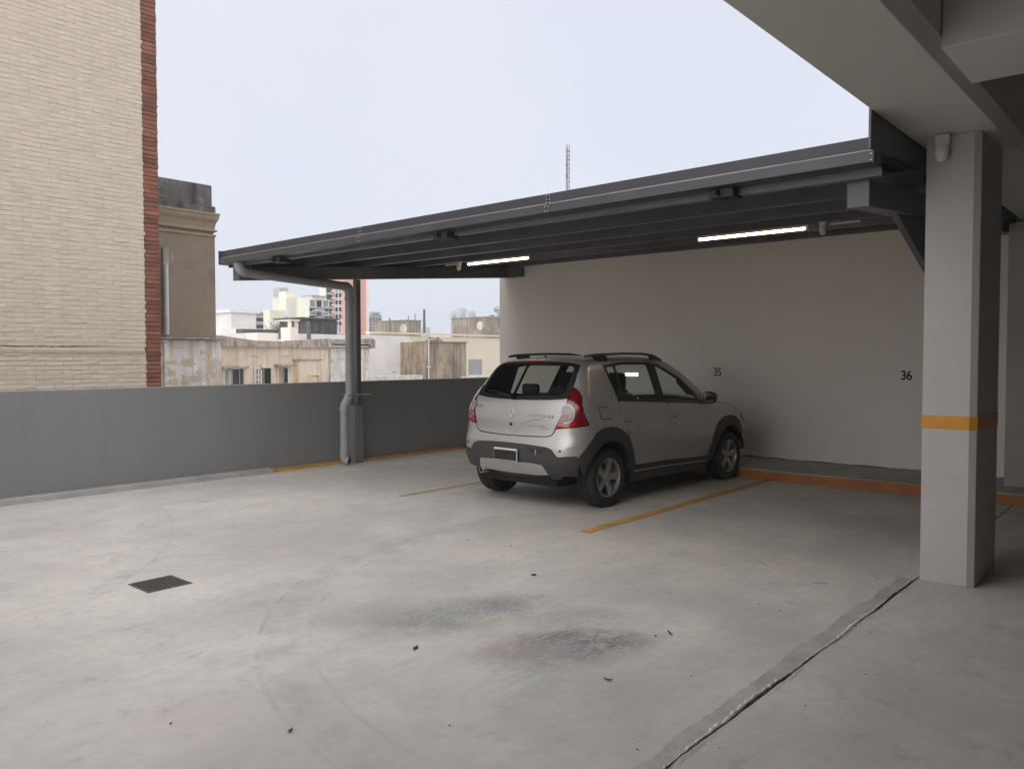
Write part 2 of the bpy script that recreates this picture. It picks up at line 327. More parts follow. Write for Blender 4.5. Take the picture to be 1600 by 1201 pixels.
# ---------------------------------------------------------------- parapet and its ledge
tag(MB().box(-12, XW - .004, YP, YP + .145, -.25, 1.215).build('parapet_wall', M['parapet'], bevel=.008), 'grey painted parapet wall along the edge of the open deck', 'wall')
b = MB(); n = 90; lx = np.linspace(-12, 6.15, n); ly = 9.655 + RNG.normal(0, .004, n)
for i in range(n-1): b.add([(lx[i], ly[i], 0), (lx[i+1], ly[i+1], 0), (lx[i+1], ly[i+1] + .012, .052), (lx[i], ly[i] + .012, .052), (lx[i], YP, .06), (lx[i+1], YP, .06)], [(0, 1, 2, 3), (3, 2, 5, 4)])
led = tag(b.build('wall_footing', M['kerb']), kind='structure')
b = MB(); lx = np.linspace(6.15, 9.94, 60); ly = 9.70 + RNG.normal(0, .004, 60)
for i in range(59): b.add([(lx[i], ly[i], 0), (lx[i+1], ly[i+1], 0), (lx[i+1], ly[i+1] + .01, .028), (lx[i], ly[i] + .01, .028), (lx[i], YP, .034), (lx[i+1], YP, .034)], [(0, 1, 2, 3), (3, 2, 5, 4)])
tag(b.build('painted_footing', M['faded']), kind='structure')
# ---------------------------------------------------------------- garage frame: pillar, beams, ceiling
p = empty('concrete_pillar', (6.157, 1.19, 0), 'light grey concrete pillar with an orange band near the expansion joint', 'pillar')
poly = [(0, .325), (0, .03), (.03, -.012), (.035, -.012), (.73, -.012), (.73, .325)]
MB().prism([(x, y) for x, y in poly], 0, 3.1).build('shaft', M['grey_conc'], p, bevel=.006)
e = .0025; band = [(-e, .325+e), (-e, .03), (.03-e, -.012-e), (.73+e, -.012-e), (.73+e, .325+e)]
MB().prism(band, 1.081, 1.173).build('orange_band', M['orange'], p)
bm_ = tag(MB().prism([(1.04, 3.6), (1.04, 3.17), (1.095, 3.1), (1.60, 3.1), (1.60, 3.7), (1.04, 3.7)], -12, XW - .003, 0).build('ceiling_beam', M['cream_conc'], fix=True, bevel=.004), 'wide pale concrete beam overhead resting on the pillar', 'beam')
tag(MB().box(4.46, 5.14, -14, 1.037, 3.11, 3.69).build('cross_beam', M['cream_conc'], fix=True, bevel=.006), 'concrete cross beam overhead joining the wide pale beam', 'beam')
tag(MB().box(10.2, XW - .004, -14, 1.037, 3.07, 3.69).build('wall_beam', M['dark_conc']), 'dark concrete beam running along the top of the white wall', 'beam')
tag(MB().box(-12, XW + .2, -14, 1.6, 3.7, 3.9).build('ceiling', M['dark_conc']), kind='structure')
tag(MB().box(-12.2, -12, -14, 1.6, -.25, 3.7).build('side_wall', M['white_wall']), 'plain white end wall of the covered garage', 'wall')
tag(MB().box(-12.2, XW + .2, -14.2, -14, -.25, 3.7).build('rear_wall', M['white_wall']), 'plain white rear wall of the covered garage', 'wall')
tag(MB().box(10.45, XW - .004, 1.0, 1.715, .128, 3.07).build('wall_pier', M['dark_conc'], bevel=.006), 'dark concrete pier against the white wall right of the pillar', 'pier')
# ---------------------------------------------------------------- carport canopy
def pz(x): return 2.78 + .080*(x - 5.7)               # underside of the purlins
can = empty('carport_canopy', (5.49, 5.7, 0), 'charcoal steel carport roof sloping over the parked car', 'canopy')
class LB(MB):                                        # mesh in canopy local coordinates
    def build(s, name, mats, parent=None, **k):
        s.v = [(x - 5.49, y - 5.7, z) for x, y, z in s.v]; return MB.build(s, name, mats, parent, **k)
YL, YR = 9.80, 1.66
# gutter: box gutter with a stepped face, in three lengths
def gz(y): return -(y - YR)*.0046
M['bead'] = pm('gutter lip highlight', (.30, .30, .32), .4, metal=.3, var=.2, sc=3, bump=0)  # paler than the gutter: paints the highlight along its lip
prof = [(0, 3.003), (0, 2.918), (-.026, 2.906), (-.026, 2.838), (.004, 2.832), (.15, 2.832), (.15, 3.003), (.135, 3.003), (.135, 2.86), (.012, 2.86), (.012, 3.003)]
joints = [YR, 4.345, 6.92, YL]
for i in range(3):
    b = LB(); y0, y1 = joints[i] + (.002 if i else 0), joints[i+1] - .002
    vs = []; n = len(prof)
    for y in (y0, y1): vs += [(5.49 + x, y, z + gz(y)) for x, z in prof]
    b.add(vs, [(j, (j+1) % n, n + (j+1) % n, n + j) for j in range(n)] + [tuple(range(n))[::-1], tuple(range(n, 2*n))])
    b.m[0] = 1; gt = b.build('gutter_length', [M['steel_lt'], M['steel_deck']], can, fix=True)  # upper face gets the darker sheet colour in place of its shading
    LB().tube([(5.489, y0 + .01, 2.916 + gz(y0)), (5.489, y1 - .01, 2.916 + gz(y1))], .0065, 8).build('drip_bead', M['bead'], gt, smooth=True)
for y in (YR, YL):                                   # end plates
    LB().box(5.458, 5.645, y - (.006 if y == YR else -.001), y + (-.001 if y == YR else .006), 2.826 + gz(y), 3.008 + gz(y)).build('end_plate', M['steel_lt'], can)
sc = None
for yj in (4.33, 4.36, 6.905, 6.935, 1.672):
    for dz, dx in ((2.99, -.001), (2.955, -.001), (2.928, -.001), (2.89, -.027), (2.85, -.027)):
        b = LB().lathe([(0, 0), (.0055, 0), (.0055, -.003), (0, -.004)], 8, 'X', (0, 0, 0))
        if sc is None: sc = MB().lathe([(0, -.003), (.0045, -.002), (.0055, .001)], 8, 'X').build('screw', M['galv'], can)
        else: sc = share(sc, can)
        sc.location = (dx, yj - 5.7, dz + gz(yj))
# roof sheets: trapezoidal profile running down the slope
def rz(x): return pz(x) + .145
for i in range(8):
    y0 = YR - .02 + i*1.0175; y1 = y0 + 1.0175; b = LB(); pr = []
    for k in range(4):
        q = y0 + k*(y1 - y0)/4
        pr += [(q, 0), (q + .13, 0), (q + .155, .038), (q + .215, .038), (q + .24, 0)]
    pr.append((y1, 0)); n = len(pr); vs = []
    for th in (0, .003):
        for x in (5.55, XW + .25): vs += [(x, y, rz(x) + h + th + .002*(i % 2)) for y, h in pr]
    for j in range(n-1):
        b.add([vs[j], vs[j+1], vs[n+j+1], vs[n+j]], [(0, 1, 2, 3)]); b.add([vs[2*n+j], vs[2*n+j+1], vs[3*n+j+1], vs[3*n+j]], [(0, 3, 2, 1)])
    b.build('roof_sheet', M['steel_deck'], can)
# purlins: C sections across the bay
for i, x in enumerate((5.62, 6.64, 7.68, 8.72, 9.82, 10.96)):
    z = pz(x); h = .143; t_ = .004
    sec = [(x, z), (x + .06, z), (x + .06, z + .018), (x + .06 - t_, z + .018), (x + .06 - t_, z + t_), (x + t_, z + t_), (x + t_, z + h - t_), (x + .06 - t_, z + h - t_), (x + .06 - t_, z + h - .018), (x + .06, z + h - .018), (x + .06, z + h), (x, z + h)]
    b = LB(); vs = [(a, y, c) for y in (YR - .01, YL - .02) for a, c in sec]; n = 12
    b.add(vs, [(j, (j+1) % n, n + (j+1) % n, n + j) for j in range(n)] + [tuple(range(n)), tuple(range(n, 2*n))[::-1]])
    b.build('purlin', M['steel'], can, fix=True)
b = LB(); b.hexa([(5.60, YL + .001, pz(5.6) - .01), (XW - .005, YL + .001, pz(XW) - .01), (XW - .005, YL + .007, pz(XW) - .01), (5.60, YL + .007, pz(5.6) - .01), (5.60, YL + .001, pz(5.6) + .20), (XW - .005, YL + .001, pz(XW) + .20), (XW - .005, YL + .007, pz(XW) + .20), (5.60, YL + .007, pz(5.6) + .20)])
b.build('end_flashing', M['steel_lt'], can)
# girders under the purlins, running up the slope
def girder(ya, yb, x0, x1, dep=.185):
    b = LB(); b.hexa([(x0, ya, pz(x0) - dep), (x1, ya, pz(x1) - dep), (x1, yb, pz(x1) - dep), (x0, yb, pz(x0) - dep), (x0, ya, pz(x0) - .002), (x1, ya, pz(x1) - .002), (x1, yb, pz(x1) - .002), (x0, yb, pz(x0) - .002)])
    return b.build('girder', M['steel'], can, bevel=.006)
girder(1.75, 1.90, 5.70, XW - .002); girder(9.62, 9.77, 5.64, XW - .002); girder(9.33, 9.617, XW - .16, XW - .003, .19)
x0, x1 = 6.52, 7.9                                     # haunch under the right girder, behind the pillar
LB().prism([(x0, pz(x0) - .187), (x1, pz(x1) - .187), (x1, pz(x1) - .187 - .62)], 1.80, 1.85, 1).build('haunch_plate', M['steel'], can, fix=True)
LB().box(7.76, 7.90, 1.755, 1.895, .002, pz(7.76) - .19).build('post', M['steel'], can, bevel=.004)
LB().box(7.60, 7.68, 9.67, 9.755, .872, pz(7.6) - .187).build('post', M['steel'], can, bevel=.006)
LB().box(7.545, 7.69, 9.65, 9.79, .862, .872).build('foot_plate', M['steel'], can)
# side flashing between the roof edge and the ceiling beam
b = LB(); b.hexa([(5.24, 1.606, pz(5.24) + .125), (XW - .01, 1.606, pz(XW) + .125), (XW - .01, 1.62, pz(XW) + .125), (5.24, 1.62, pz(5.24) + .125), (5.24, 1.606, 3.30), (XW - .01, 1.606, 3.62), (XW - .01, 1.62, 3.62), (5.24, 1.62, 3.30)])
b.build('side_flashing', M['steel'], can)
br = None
for y in (2.76, 5.73, 8.61):                          # hollow stub brackets that carry the gutter
    if br is None:
        b = MB(); b.box(-.06, .10, -.11, -.012, -.032, .030).box(-.05, .10, .012, .09, -.028, .030)
        b.lathe([(.030, -.070), (.030, .10)], 16, 'X', (0, 0, 0)).lathe([(.024, .10), (.024, -.070), (.030, -.070)], 16, 'X', (0, 0, 0))
        br = b.build('bracket', M['black'], can)
    else: br = share(br, can)
    br.location = (.09, y - 5.7, 2.795 + gz(y))
# concrete plinth that carries the left post
tag(MB().prism([(7.53, 9.64), (7.70, 9.64), (7.70, YP - .003), (7.53, YP - .003)], 0.0, .86).build('post_plinth', M['parapet'], bevel=.02), 'grey concrete plinth under the canopy post by the parapet', 'plinth')
# ---------------------------------------------------------------- rainwater pipe
dp = empty('rainwater_pipe', (7.45, 9.5, 0), 'grey plastic rainwater pipe from the gutter down to the deck', 'pipe')
def LP(pts): return [(x - 7.45, y - 9.5, z) for x, y, z in pts]
def bend(a, b_, c, r, n=7):                           # rounded corner at b_
    a, b_, c = Vector(a), Vector(b_), Vector(c); u = (a - b_).normalized(); v = (c - b_).normalized(); o = []
    for i in range(n):
        t = i/(n-1); p0 = b_ + u*r; p1 = b_ + v*r; o.append(tuple(p0*(1-t)**2 + b_*2*t*(1-t) + p1*t*t))
    return o
R = .063
A = (5.57, 9.50, 2.84); B = (5.57, 9.50, 2.69); Cc = (7.365, 9.54, 2.61); D = (7.37, 9.555, 1.05); E_ = (7.27, 9.555, .84); F_ = (7.27, 9.555, .10); G_ = (7.36, 9.42, .058)
MB().tube(LP([A] + bend(A, B, Cc, .11)), R*1.06, 18).build('gutter_elbow', M['pvc'], dp, smooth=True)
b1 = bend(A, B, Cc, .11)[-1]; b2 = bend(B, Cc, D, .09)
MB().tube(LP([b1, b2[0]]), R*.97, 18).build('fall_pipe', M['pvc'], dp, smooth=True)
MB().tube(LP(b2), R*1.12, 18).build('elbow', M['pvc'], dp, smooth=True)
MB().tube(LP([(Cc[0], Cc[1], Cc[2]-.09), (D[0], D[1], D[2])]), R*.97, 18).build('down_pipe', M['pvc'], dp, smooth=True)
MB().tube(LP([D] + [(7.35, 9.555, .98), (7.29, 9.555, .90)] + [E_, (E_[0], E_[1], .80)]), R*1.06, 18).build('offset_bend', M['pvc'], dp, smooth=True)
MB().tube(LP([(E_[0], E_[1], .80), (F_[0], F_[1], .12)]), R*.97, 18).build('down_pipe', M['pvc'], dp, smooth=True)
sh = bend((F_[0], F_[1], .2), (F_[0], F_[1], .065), G_, .07)
b = MB(); b.tube(LP([(F_[0], F_[1], .2)] + sh), R*1.1, 18, cap=False); b.cur = 1
q = Vector(sh[-1]); dv = (Vector(sh[-1]) - Vector(sh[-2])).normalized(); b.tube(LP([tuple(q), tuple(q - dv*.05)]), [R*1.0, R*.98], 18)
b.build('outlet_shoe', [M['pvc'], M['rust']], dp, smooth=True)
for z in (2.42, .80, .22):
    px = Cc if z > .9 else F_
    MB().tube(LP([(px[0], px[1], z), (px[0], px[1], z + .05)]), R*1.13, 18).build('collar', M['pvc'], dp, smooth=True)
MB().box(-.16, .27, -.012, .0, 1.02, 1.035).box(-.16, .27, .11, .122, 1.02, 1.035).box(.255, .27, .0, .302, 1.02, 1.035).build('clamp', M['galv'], dp)
MB().tube(LP([(5.80, 9.60, 2.74), (5.80, 9.60, 2.93)]), .006, 6).build('hanger', M['galv'], dp)
# ---------------------------------------------------------------- lamps, sensors, trunking
for (y0, y1, lab) in ((4.64, 3.31, 'lit strip lamp under the canopy nearest the pillar'), (8.46, 7.23, 'lit strip lamp under the canopy beside the far parapet end')):
    X = 8.55; zf = pz(8.72) - .005; L = y0 - y1
    t_ = empty('strip_lamp', (X + .19, (y0 + y1)/2, zf), lab, 'lamp', 'strip lamps under the canopy')
    MB().box(-.022, .022, -L/2, L/2, -.028, 0).build('housing', M['white_pl'], t_, bevel=.003)
    MB().tube([(0, -L/2 + .045, -.042), (0, L/2 - .025, -.042)], .0135, 12).build('tube', M['tube'], t_, smooth=True)
    for yy in (-L/2 + .012, L/2 - .012): MB().box(-.016, .016, yy - .012, yy + .012, -.058, -.028).build('end_cap', M['white_pl'], t_, bevel=.003)
M['pirlens'] = pm('sensor lens', (.75, .74, .72), .25, var=.03, bump=0)
def sensor(loc, rz, lab, s=1.0):
    o = empty('motion_sensor', loc, lab, 'sensor', 'white motion sensors', rz)      # faces local -x, mounted to a wall at x=0 / hung from above
    MB().prism([(-.034*s, 0), (.034*s, 0), (.030*s, -.055*s), (-.030*s, -.055*s)], -.05*s, 0, 0).build('bracket', M['white_pl'], o, fix=True, bevel=.006)
    b = MB().lathe([(.0, -.005), (.028*s, -.004), (.031*s, -.02*s), (.031*s, -.055*s), (.026*s, -.075*s), (.015*s, -.088*s), (0, -.092*s)], 20, 'Z', (-.032*s, 0, -.045*s))
    b.build('head', M['white_pl'], o, smooth=True, fix=True)
    b = MB().lathe([(.0255*s, -.03*s), (.0335*s, -.032*s), (.0335*s, -.058*s), (.028*s, -.068*s)], 20, 'Z', (-.034*s, 0, -.045*s)); b.build('lens', M['pirlens'], o, smooth=True)
    return o
sensor((6.154, 1.405, 3.095), 0, 'white motion sensor at the top of the pillar', 1.35)
sensor((8.70, 3.13, pz(8.72) - .003), 0, 'white motion sensor hanging beside the lit lamp near the pillar', 1.05)
sensor((8.70, 8.57, pz(8.72) - .003), 0, 'white motion sensor hanging beside the far lit lamp', 1.0)
for yc, lab in ((2.92, 'short white cable trunking on the canopy near the pillar'), (8.77, 'short white cable trunking beside the far motion sensor')):
    tag(MB().box(-.014, .014, -.15, .15, -.018, 0).build('cable_trunking', M['white_pl'], loc=(8.73, yc, pz(8.72) - .02), bevel=.003), lab, 'trunking', 'white cable trunking under the canopy')
# ---------------------------------------------------------------- car body surface
# One smooth implicit surface in car coordinates (x forward from the rear bumper, y left, z up).
def ipl(x, pts):
    xs = np.array([p[0] for p in pts]); ys = np.array([p[1] for p in pts])
    m = np.gradient(ys, xs)                                   # cubic Hermite through the points
    x = np.clip(x, xs[0], xs[-1]); i = np.clip(np.searchsorted(xs, x, side='right') - 1, 0, len(xs) - 2)
    h = xs[i + 1] - xs[i]; t = (x - xs[i]) / h
    return ((1 + 2*t)*(1-t)**2)*ys[i] + t*(1-t)**2*h*m[i] + t*t*(3-2*t)*ys[i+1] + t*t*(t-1)*h*m[i+1]
CW = [(.10, .775), (.25, .815), (.42, .848), (.60, .870), (.75, .878), (.90, .872), (1.02, .848), (1.10, .826), (1.30, .735), (1.50, .630), (1.62, .545), (1.75, .44)]
CP = [(0, -.012), (.35, -.006), (.8, -.002), (1.2, 0), (2.6, 0), (3.0, -.008), (3.5, -.035), (3.9, -.085), (4.1, -.13)]
CR = [(.10, .22), (.30, .10), (.40, .045), (.48, .012), (.60, .0), (.68, .008), (.74, .032), (.80, .045), (.92, .055), (1.04, .082), (1.12, .120), (1.25, .215), (1.40, .325), (1.52, .415), (1.62, .50), (1.75, .62)]
CF = [(.10, 3.86), (.25, 3.97), (.45, 4.045), (.60, 4.05), (.72, 4.01), (.82, 3.96), (1.0, 3.86), (1.75, 3.0)]
CT = [(-.1, 1.51), (.3, 1.548), (.5, 1.565), (.8, 1.586), (1.25, 1.602), (1.7, 1.602), (2.0, 1.586), (2.2, 1.548), (2.45, 1.422), (2.75, 1.218), (2.95, 1.105), (3.08, 1.088), (3.3, 1.065), (3.55, 1.015), (3.75, .945), (3.9, .865), (4.02, .75), (4.2, .50)]
CTK = [(0, .10), (2.0, .10), (2.4, .13), (3.0, .16), (3.5, .13), (4.2, .10)]
CKR = [(.3, .11), (.7, .10), (1.0, .09), (1.15, .075), (1.5, .05), (1.6, .05)]     # corner blend width rear/side by height
def smax(a, b, k):
    h = np.maximum(k - np.abs(a - b), 0) / k
    return np.maximum(a, b) + h*h*k*.25
def carF(P):
    x, y, z = P[..., 0], P[..., 1], P[..., 2]; ay = np.abs(y)
    side = ay - ipl(z, CW) - ipl(x, CP)
    rear = (ipl(z, CR) + .16*y*y - x) * np.where(z > 1.1, .80, .97)
    front = (x - ipl(z, CF) + .20*y*y) * .9
    top = (z - ipl(x, CT) + ipl(x, CTK)*y*y) * np.where((x > 2.1) & (x < 3.05), .88, .97)
    f = smax(side, rear, 2.2*ipl(z, CKR))
    f = smax(f, front, .25)
    return smax(f, top, np.where(x > 2.9, .10, .09))
def carN(P):
    e = 2e-3; g = np.stack([carF(P + np.eye(3)[i]*e) - carF(P - np.eye(3)[i]*e) for i in range(3)], -1)
    return g / np.linalg.norm(g, axis=-1, keepdims=True)
def cast(O, D, tmax=2.5):
    lo = np.zeros(len(O)); hi = np.full(len(O), tmax)
    for _ in range(34):
        m = (lo + hi)/2; ins = carF(O + D*m[:, None]) < 0
        lo = np.where(ins, m, lo); hi = np.where(ins, hi, m)
    return O + D*((lo + hi)/2)[:, None]
# wrap chart: s=0 rear centre line, |s|<.45 rear, .45..1.45 rear corner, then side x=s-.7, 4.0..5.0 front corner, 5.45 front centre
XA, YA, XB = .75, .45, 3.30
def wrap(S, Z, off=0.):
    S = np.asarray(S, float); Z = np.asarray(Z, float); sg = np.where(S < 0, -1., 1.); s = np.abs(S)
    ph = np.clip(s - .45, 0, 1)*np.pi/2; pf = np.clip(s - 4.0, 0, 1)*np.pi/2
    ox = np.where(s < 1.45, XA, np.where(s < 4.0, s - .7, XB)); oy = np.where(s < .45, s, np.where(s > 5.0, 5.45 - s, YA))
    dx = np.where(s < 1.45, -np.cos(ph), np.where(s < 4.0, 0, np.sin(pf))); dy = np.where(s < 1.45, np.sin(ph), np.where(s < 4.0, 1, np.cos(pf)))
    O = np.stack([ox, -sg*oy, Z], -1); D = np.stack([dx, -sg*dy, 0*Z], -1)
    P = cast(O, D)
    return P + carN(P)*off if off else P
def topc(X, Y, off=0.):
    X = np.asarray(X, float); Y = np.asarray(Y, float)
    O = np.stack([X, Y, 0*X + .55], -1); D = np.zeros_like(O); D[:, 2] = 1
    P = cast(O, D)
    return P + carN(P)*off if off else P
# ---------------------------------------------------------------- the parked car
def silver():
    m, t, b = newmat('silver car paint')
    p = t.pos()
    n = t.noise(p, 900, 2, .5); d = t.noise(p, 3, 5, .6)
    c = t.mix(t.ramp(n, .3, .7), (.43, .428, .42), (.53, .528, .52)); c = t.mix(t.ramp(d, .5, .8, 0, .25), c, (.35, .34, .325))
    t.l.new(c, b.inputs['Base Color']); b.inputs['Metallic'].default_value = .55; b.inputs['Roughness'].default_value = .36
    b.inputs['Coat Weight'].default_value = .7; t.l.new(t.ramp(d, .4, .8, .05, .16), b.inputs['Coat Roughness'])
    return m
M['silver'] = silver()
M['clad'] = pm('dark bumper plastic', (.042, .041, .043), .55, var=.1, sc=6, bump=.12, bsc=300, bd=.001, dirt=(.07, .065, .06), dsc=4)
M['gap'] = pm('panel lining', (.012, .012, .013), .8, var=.1, bump=0)
M['trim'] = pm('black window trim', (.010, .010, .011), .35, var=.1, bump=0)
M['skid'] = pm('satin silver plastic', (.46, .45, .44), .38, metal=.5, var=.06, bump=.03)
M['chrome'] = pm('chrome', (.75, .75, .75), .15, metal=1, var=.03, bump=0)
M['rubber'] = pm('tyre rubber', (.018, .017, .017), .75, var=.2, sc=9, bump=.1, bsc=120, dirt=(.045, .042, .04), dsc=5)
M['alloy'] = pm('alloy wheel', (.40, .39, .38), .34, metal=.7, var=.08, sc=8, bump=.03, dirt=(.22, .20, .18), dsc=6)
M['brake'] = pm('dull iron', (.045, .042, .04), .6, metal=.4, var=.2, bump=.05)
M['fabric'] = pm('dark seat fabric', (.022, .022, .026), .9, var=.2, bump=.2, bsc=200)
M['mirror'] = pm('mirror glass', (.85, .86, .87), .03, metal=1, var=0, bump=0)
M['plate'] = pm('plate border', (.68, .67, .64), .45, var=.05, bump=0)
def glassmat(name, tint, gloss=.06):
    m, t, b = newmat(name); t.n.remove(b); o = t.n['Material Output']
    tr = t.node('ShaderNodeBsdfTransparent'); tr.inputs[0].default_value = (*tint, 1)
    gl = t.node('ShaderNodeBsdfGlossy'); gl.inputs['Roughness'].default_value = .02; gl.inputs[0].default_value = (.95, .95, .95, 1)
    lw = t.node('ShaderNodeLayerWeight'); lw.inputs[0].default_value = .5; fr = t.math('ADD', t.math('MULTIPLY', t.math('POWER', lw.outputs['Facing'], 5.0), .9), .045)
    x = t.node('ShaderNodeMixShader'); t.l.new(fr, x.inputs[0]); t.l.new(tr.outputs[0], x.inputs[1]); t.l.new(gl.outputs[0], x.inputs[2]); t.l.new(x.outputs[0], o.inputs[0])
    return m
M['glass'] = glassmat('tinted side glass', (.86, .90, .87)); M['glass_r'] = glassmat('tinted rear glass', (.82, .87, .84))
def lampmat(name, col, rough=.12, bsc=0):
    m, t, b = newmat(name); b.inputs['Base Color'].default_value = (*col, 1); b.inputs['Roughness'].default_value = rough; b.inputs['Coat Weight'].default_value = 1; b.inputs['Coat Roughness'].default_value = .03
    v = t.node('ShaderNodeTexVoronoi'); t.l.new(t.pos((1, 1, 1)), v.inputs['Vector']); v.inputs['Scale'].default_value = 90
    t.l.new(t.bump(v.outputs[0], .12, .002), b.inputs['Normal']); return m
M['red'] = lampmat('red lamp lens', (.15, .003, .005)); M['red2'] = lampmat('bright red lamp strip', (.42, .012, .012)); M['clear'] = lampmat('clear lamp lens', (.25, .24, .225), .12); M['clear2'] = lampmat('smoky lamp lens', (.12, .115, .10), .15)
CAR = empty('parked_car', (6.41, 5.616, 0), 'silver five door hatchback with black roof rails and dark bumper cladding', 'car', rz=math.radians(-2.165))
def sx(x, z):                                          # side coordinate -> wrap coordinate
    if XA <= x <= XB: return x + .7
    ss = np.linspace(.45, 1.45, 201) if x < XA else np.linspace(4.0, 5.0, 201)
    q = wrap(ss, np.full(201, float(z)))[:, 0]
    return float(np.interp(x, q, ss))
def sides(pts): return [(sx(x, z), z) for x, z in pts]
def arc(cx, cz, r, a0, a1, n=22): return [(cx + r*math.cos(math.radians(a0 + (a1-a0)*i/(n-1))), cz + r*math.sin(math.radians(a0 + (a1-a0)*i/(n-1)))) for i in range(n)]
def rnd(poly, r, n=5):                                 # rounded corners
    o = []; m = len(poly)
    for i in range(m):
        a, b, c = Vector(poly[i-1]), Vector(poly[i]), Vector(poly[(i+1) % m])
        l1, l2 = (a-b).length, (c-b).length
        if l1 < 1e-6 or l2 < 1e-6: continue
        ang = (a-b).angle(c-b); rr = min(r, l1*.45, l2*.45)
        if ang > 2.75: o.append(tuple(b)); continue
        p, q = b + (a-b)/l1*rr, b + (c-b)/l2*rr
        for k in range(n): t = k/(n-1); o.append(tuple(p*(1-t)**2 + b*2*t*(1-t) + q*t*t))
    return o
def inpoly(P, L):
    x, y = P[:, 0], P[:, 1]; r = np.zeros(len(P), bool); n = len(L)
    for i in range(n):
        (x1, y1), (x2, y2) = L[i], L[(i+1) % n]
        if y1 != y2:
            c = ((y1 > y) != (y2 > y)) & (x < (x2-x1)*(y-y1)/(y2-y1) + x1); r ^= c
    return r
def dens(L, h):
    o = []
    for i in range(len(L)):
        a, b = L[i], L[(i+1) % len(L)]; n = max(1, int(math.ceil(math.hypot(b[0]-a[0], b[1]-a[1])/h)))
        o += [(a[0] + (b[0]-a[0])*k/n, a[1] + (b[1]-a[1])*k/n) for k in range(n)]
    return o
def inset(L, g):
    if not g: return L
    P = np.array(L); ar = np.sum(P[:, 0]*np.roll(P[:, 1], -1) - np.roll(P[:, 0], -1)*P[:, 1]); s = 1 if ar > 0 else -1
    d = np.roll(P, -1, 0) - P; d /= np.linalg.norm(d, axis=1, keepdims=True) + 1e-9; nn = np.stack([-d[:, 1], d[:, 0]], 1)*s
    m = nn + np.roll(nn, 1, 0); m /= np.maximum(np.sum(m*nn, 1, keepdims=True), .35)
    return [tuple(p) for p in P + m*g]
def tri2d(loops, h):
    loops = [dens(L, h) for L in loops]; pts = []; edges = []
    for L in loops:
        b = len(pts); pts += L; edges += [(b+i, b+(i+1) % len(L)) for i in range(len(L))]
    nb = len(pts); P = np.array(loops[0]); lo, hi = P.min(0), P.max(0)
    gx, gy = np.meshgrid(np.arange(lo[0]+h/2, hi[0], h), np.arange(lo[1]+h/2, hi[1], h)); gx = gx + (np.arange(gx.shape[0]) % 2)[:, None]*h/2
    G = np.stack([gx.ravel(), gy.ravel()], 1)
    if len(G):
        ok = inpoly(G, loops[0])
        for L in loops[1:]: ok &= ~inpoly(G, L)
        B = np.array(pts); G = G[ok]
        if len(G):
            dm = np.min(((G[:, None, :] - B[None])**2).sum(2), 1); G = G[dm > (.45*h)**2]
            pts = pts + [tuple(q) for q in G]
    V, E, F, *_ = delaunay_2d_cdt([Vector(p) for p in pts], edges, [], 0, 1e-7)
    V = np.array([tuple(v) for v in V]); F = np.array([f for f in F if len(f) == 3]); c = V[F].mean(1); ok = inpoly(c, loops[0])
    for L in loops[1:]: ok &= ~inpoly(c, L)
    F = F[ok]
    cnt = {}
    for f in F:
        for a, b in ((f[0], f[1]), (f[1], f[2]), (f[2], f[0])): cnt[(a, b)] = cnt.get((a, b), 0) + 1
    rim = [(a, b) for (a, b) in cnt if (b, a) not in cnt]
    return V, F, rim
def panel(name, loops, mat, parent=None, chart='w', off=0., thick=.014, gap=.0022, h=.045, bulge=0., lining='gap', mirror=False, rimmat=None):
    loops = [inset(loops[0], gap)] + [inset(L, -gap) for L in loops[1:]]
    if mirror: loops = [[(-a, b) if chart == 'w' else (a, -b) for a, b in L] for L in loops]
    V, F, rim = tri2d(loops, h)
    P = (wrap if chart == 'w' else topc)(V[:, 0], V[:, 1]); N = carN(P)
    P = P + N*off
    if bulge:
        e = np.array([V[i] for i, _ in rim]); d = np.sqrt(np.min(((V[:, None]-e[None])**2).sum(2), 1)); k = np.clip(d/.03, 0, 1); P = P + N*(bulge*(1-(1-k)**2))[:, None]
    fn = np.cross(P[F[:, 1]]-P[F[:, 0]], P[F[:, 2]]-P[F[:, 0]]); fl = np.sum(fn*N[F[:, 0]], 1) < 0
    F = np.where(fl[:, None], F[:, ::-1], F); flipped = fl.mean() > .5
    if flipped: rim = [(b, a) for a, b in rim]
    n = len(P); vs = [P]; fs = [tuple(f) for f in F]; mi = [0]*len(F); ns = [N]
    if thick:
        I = P - N*thick; vs.append(I); ns.append(-N); fs += [tuple(n + i for i in f[::-1]) for f in F]; mi += [1]*len(F)
        ra = np.array([a for a, _ in rim]); rb = np.array([b for _, b in rim]); k = len(rim); base = 2*n
        vs += [P[ra], P[rb], I[ra], I[rb]]
        t = P[rb]-P[ra]; rn = np.cross(t, N[ra]); rn /= np.linalg.norm(rn, axis=1, keepdims=True) + 1e-9; ns += [rn]*4
        fs += [(base+k+i, base+i, base+2*k+i, base+3*k+i) for i in range(k)]; mi += [2]*k
    A = np.concatenate(vs); NN = np.concatenate(ns)
    me = bpy.data.meshes.new(name); me.from_pydata(A.tolist(), [], fs)
    for m in (mat, M[lining], rimmat or mat): me.materials.append(m)
    me.polygons.foreach_set('material_index', mi); me.polygons.foreach_set('use_smooth', [True]*len(fs)); me.update()
    me.normals_split_custom_set_from_vertices(NN.tolist())
    o = bpy.data.objects.new(name, me); COL.objects.link(o); o.parent = parent or CAR
    return o
def both(f):
    for mir in (False, True): f(mir)
HX, FX, WZ, WR = .66, 3.27, .312, .312                 # axle positions, wheel radius
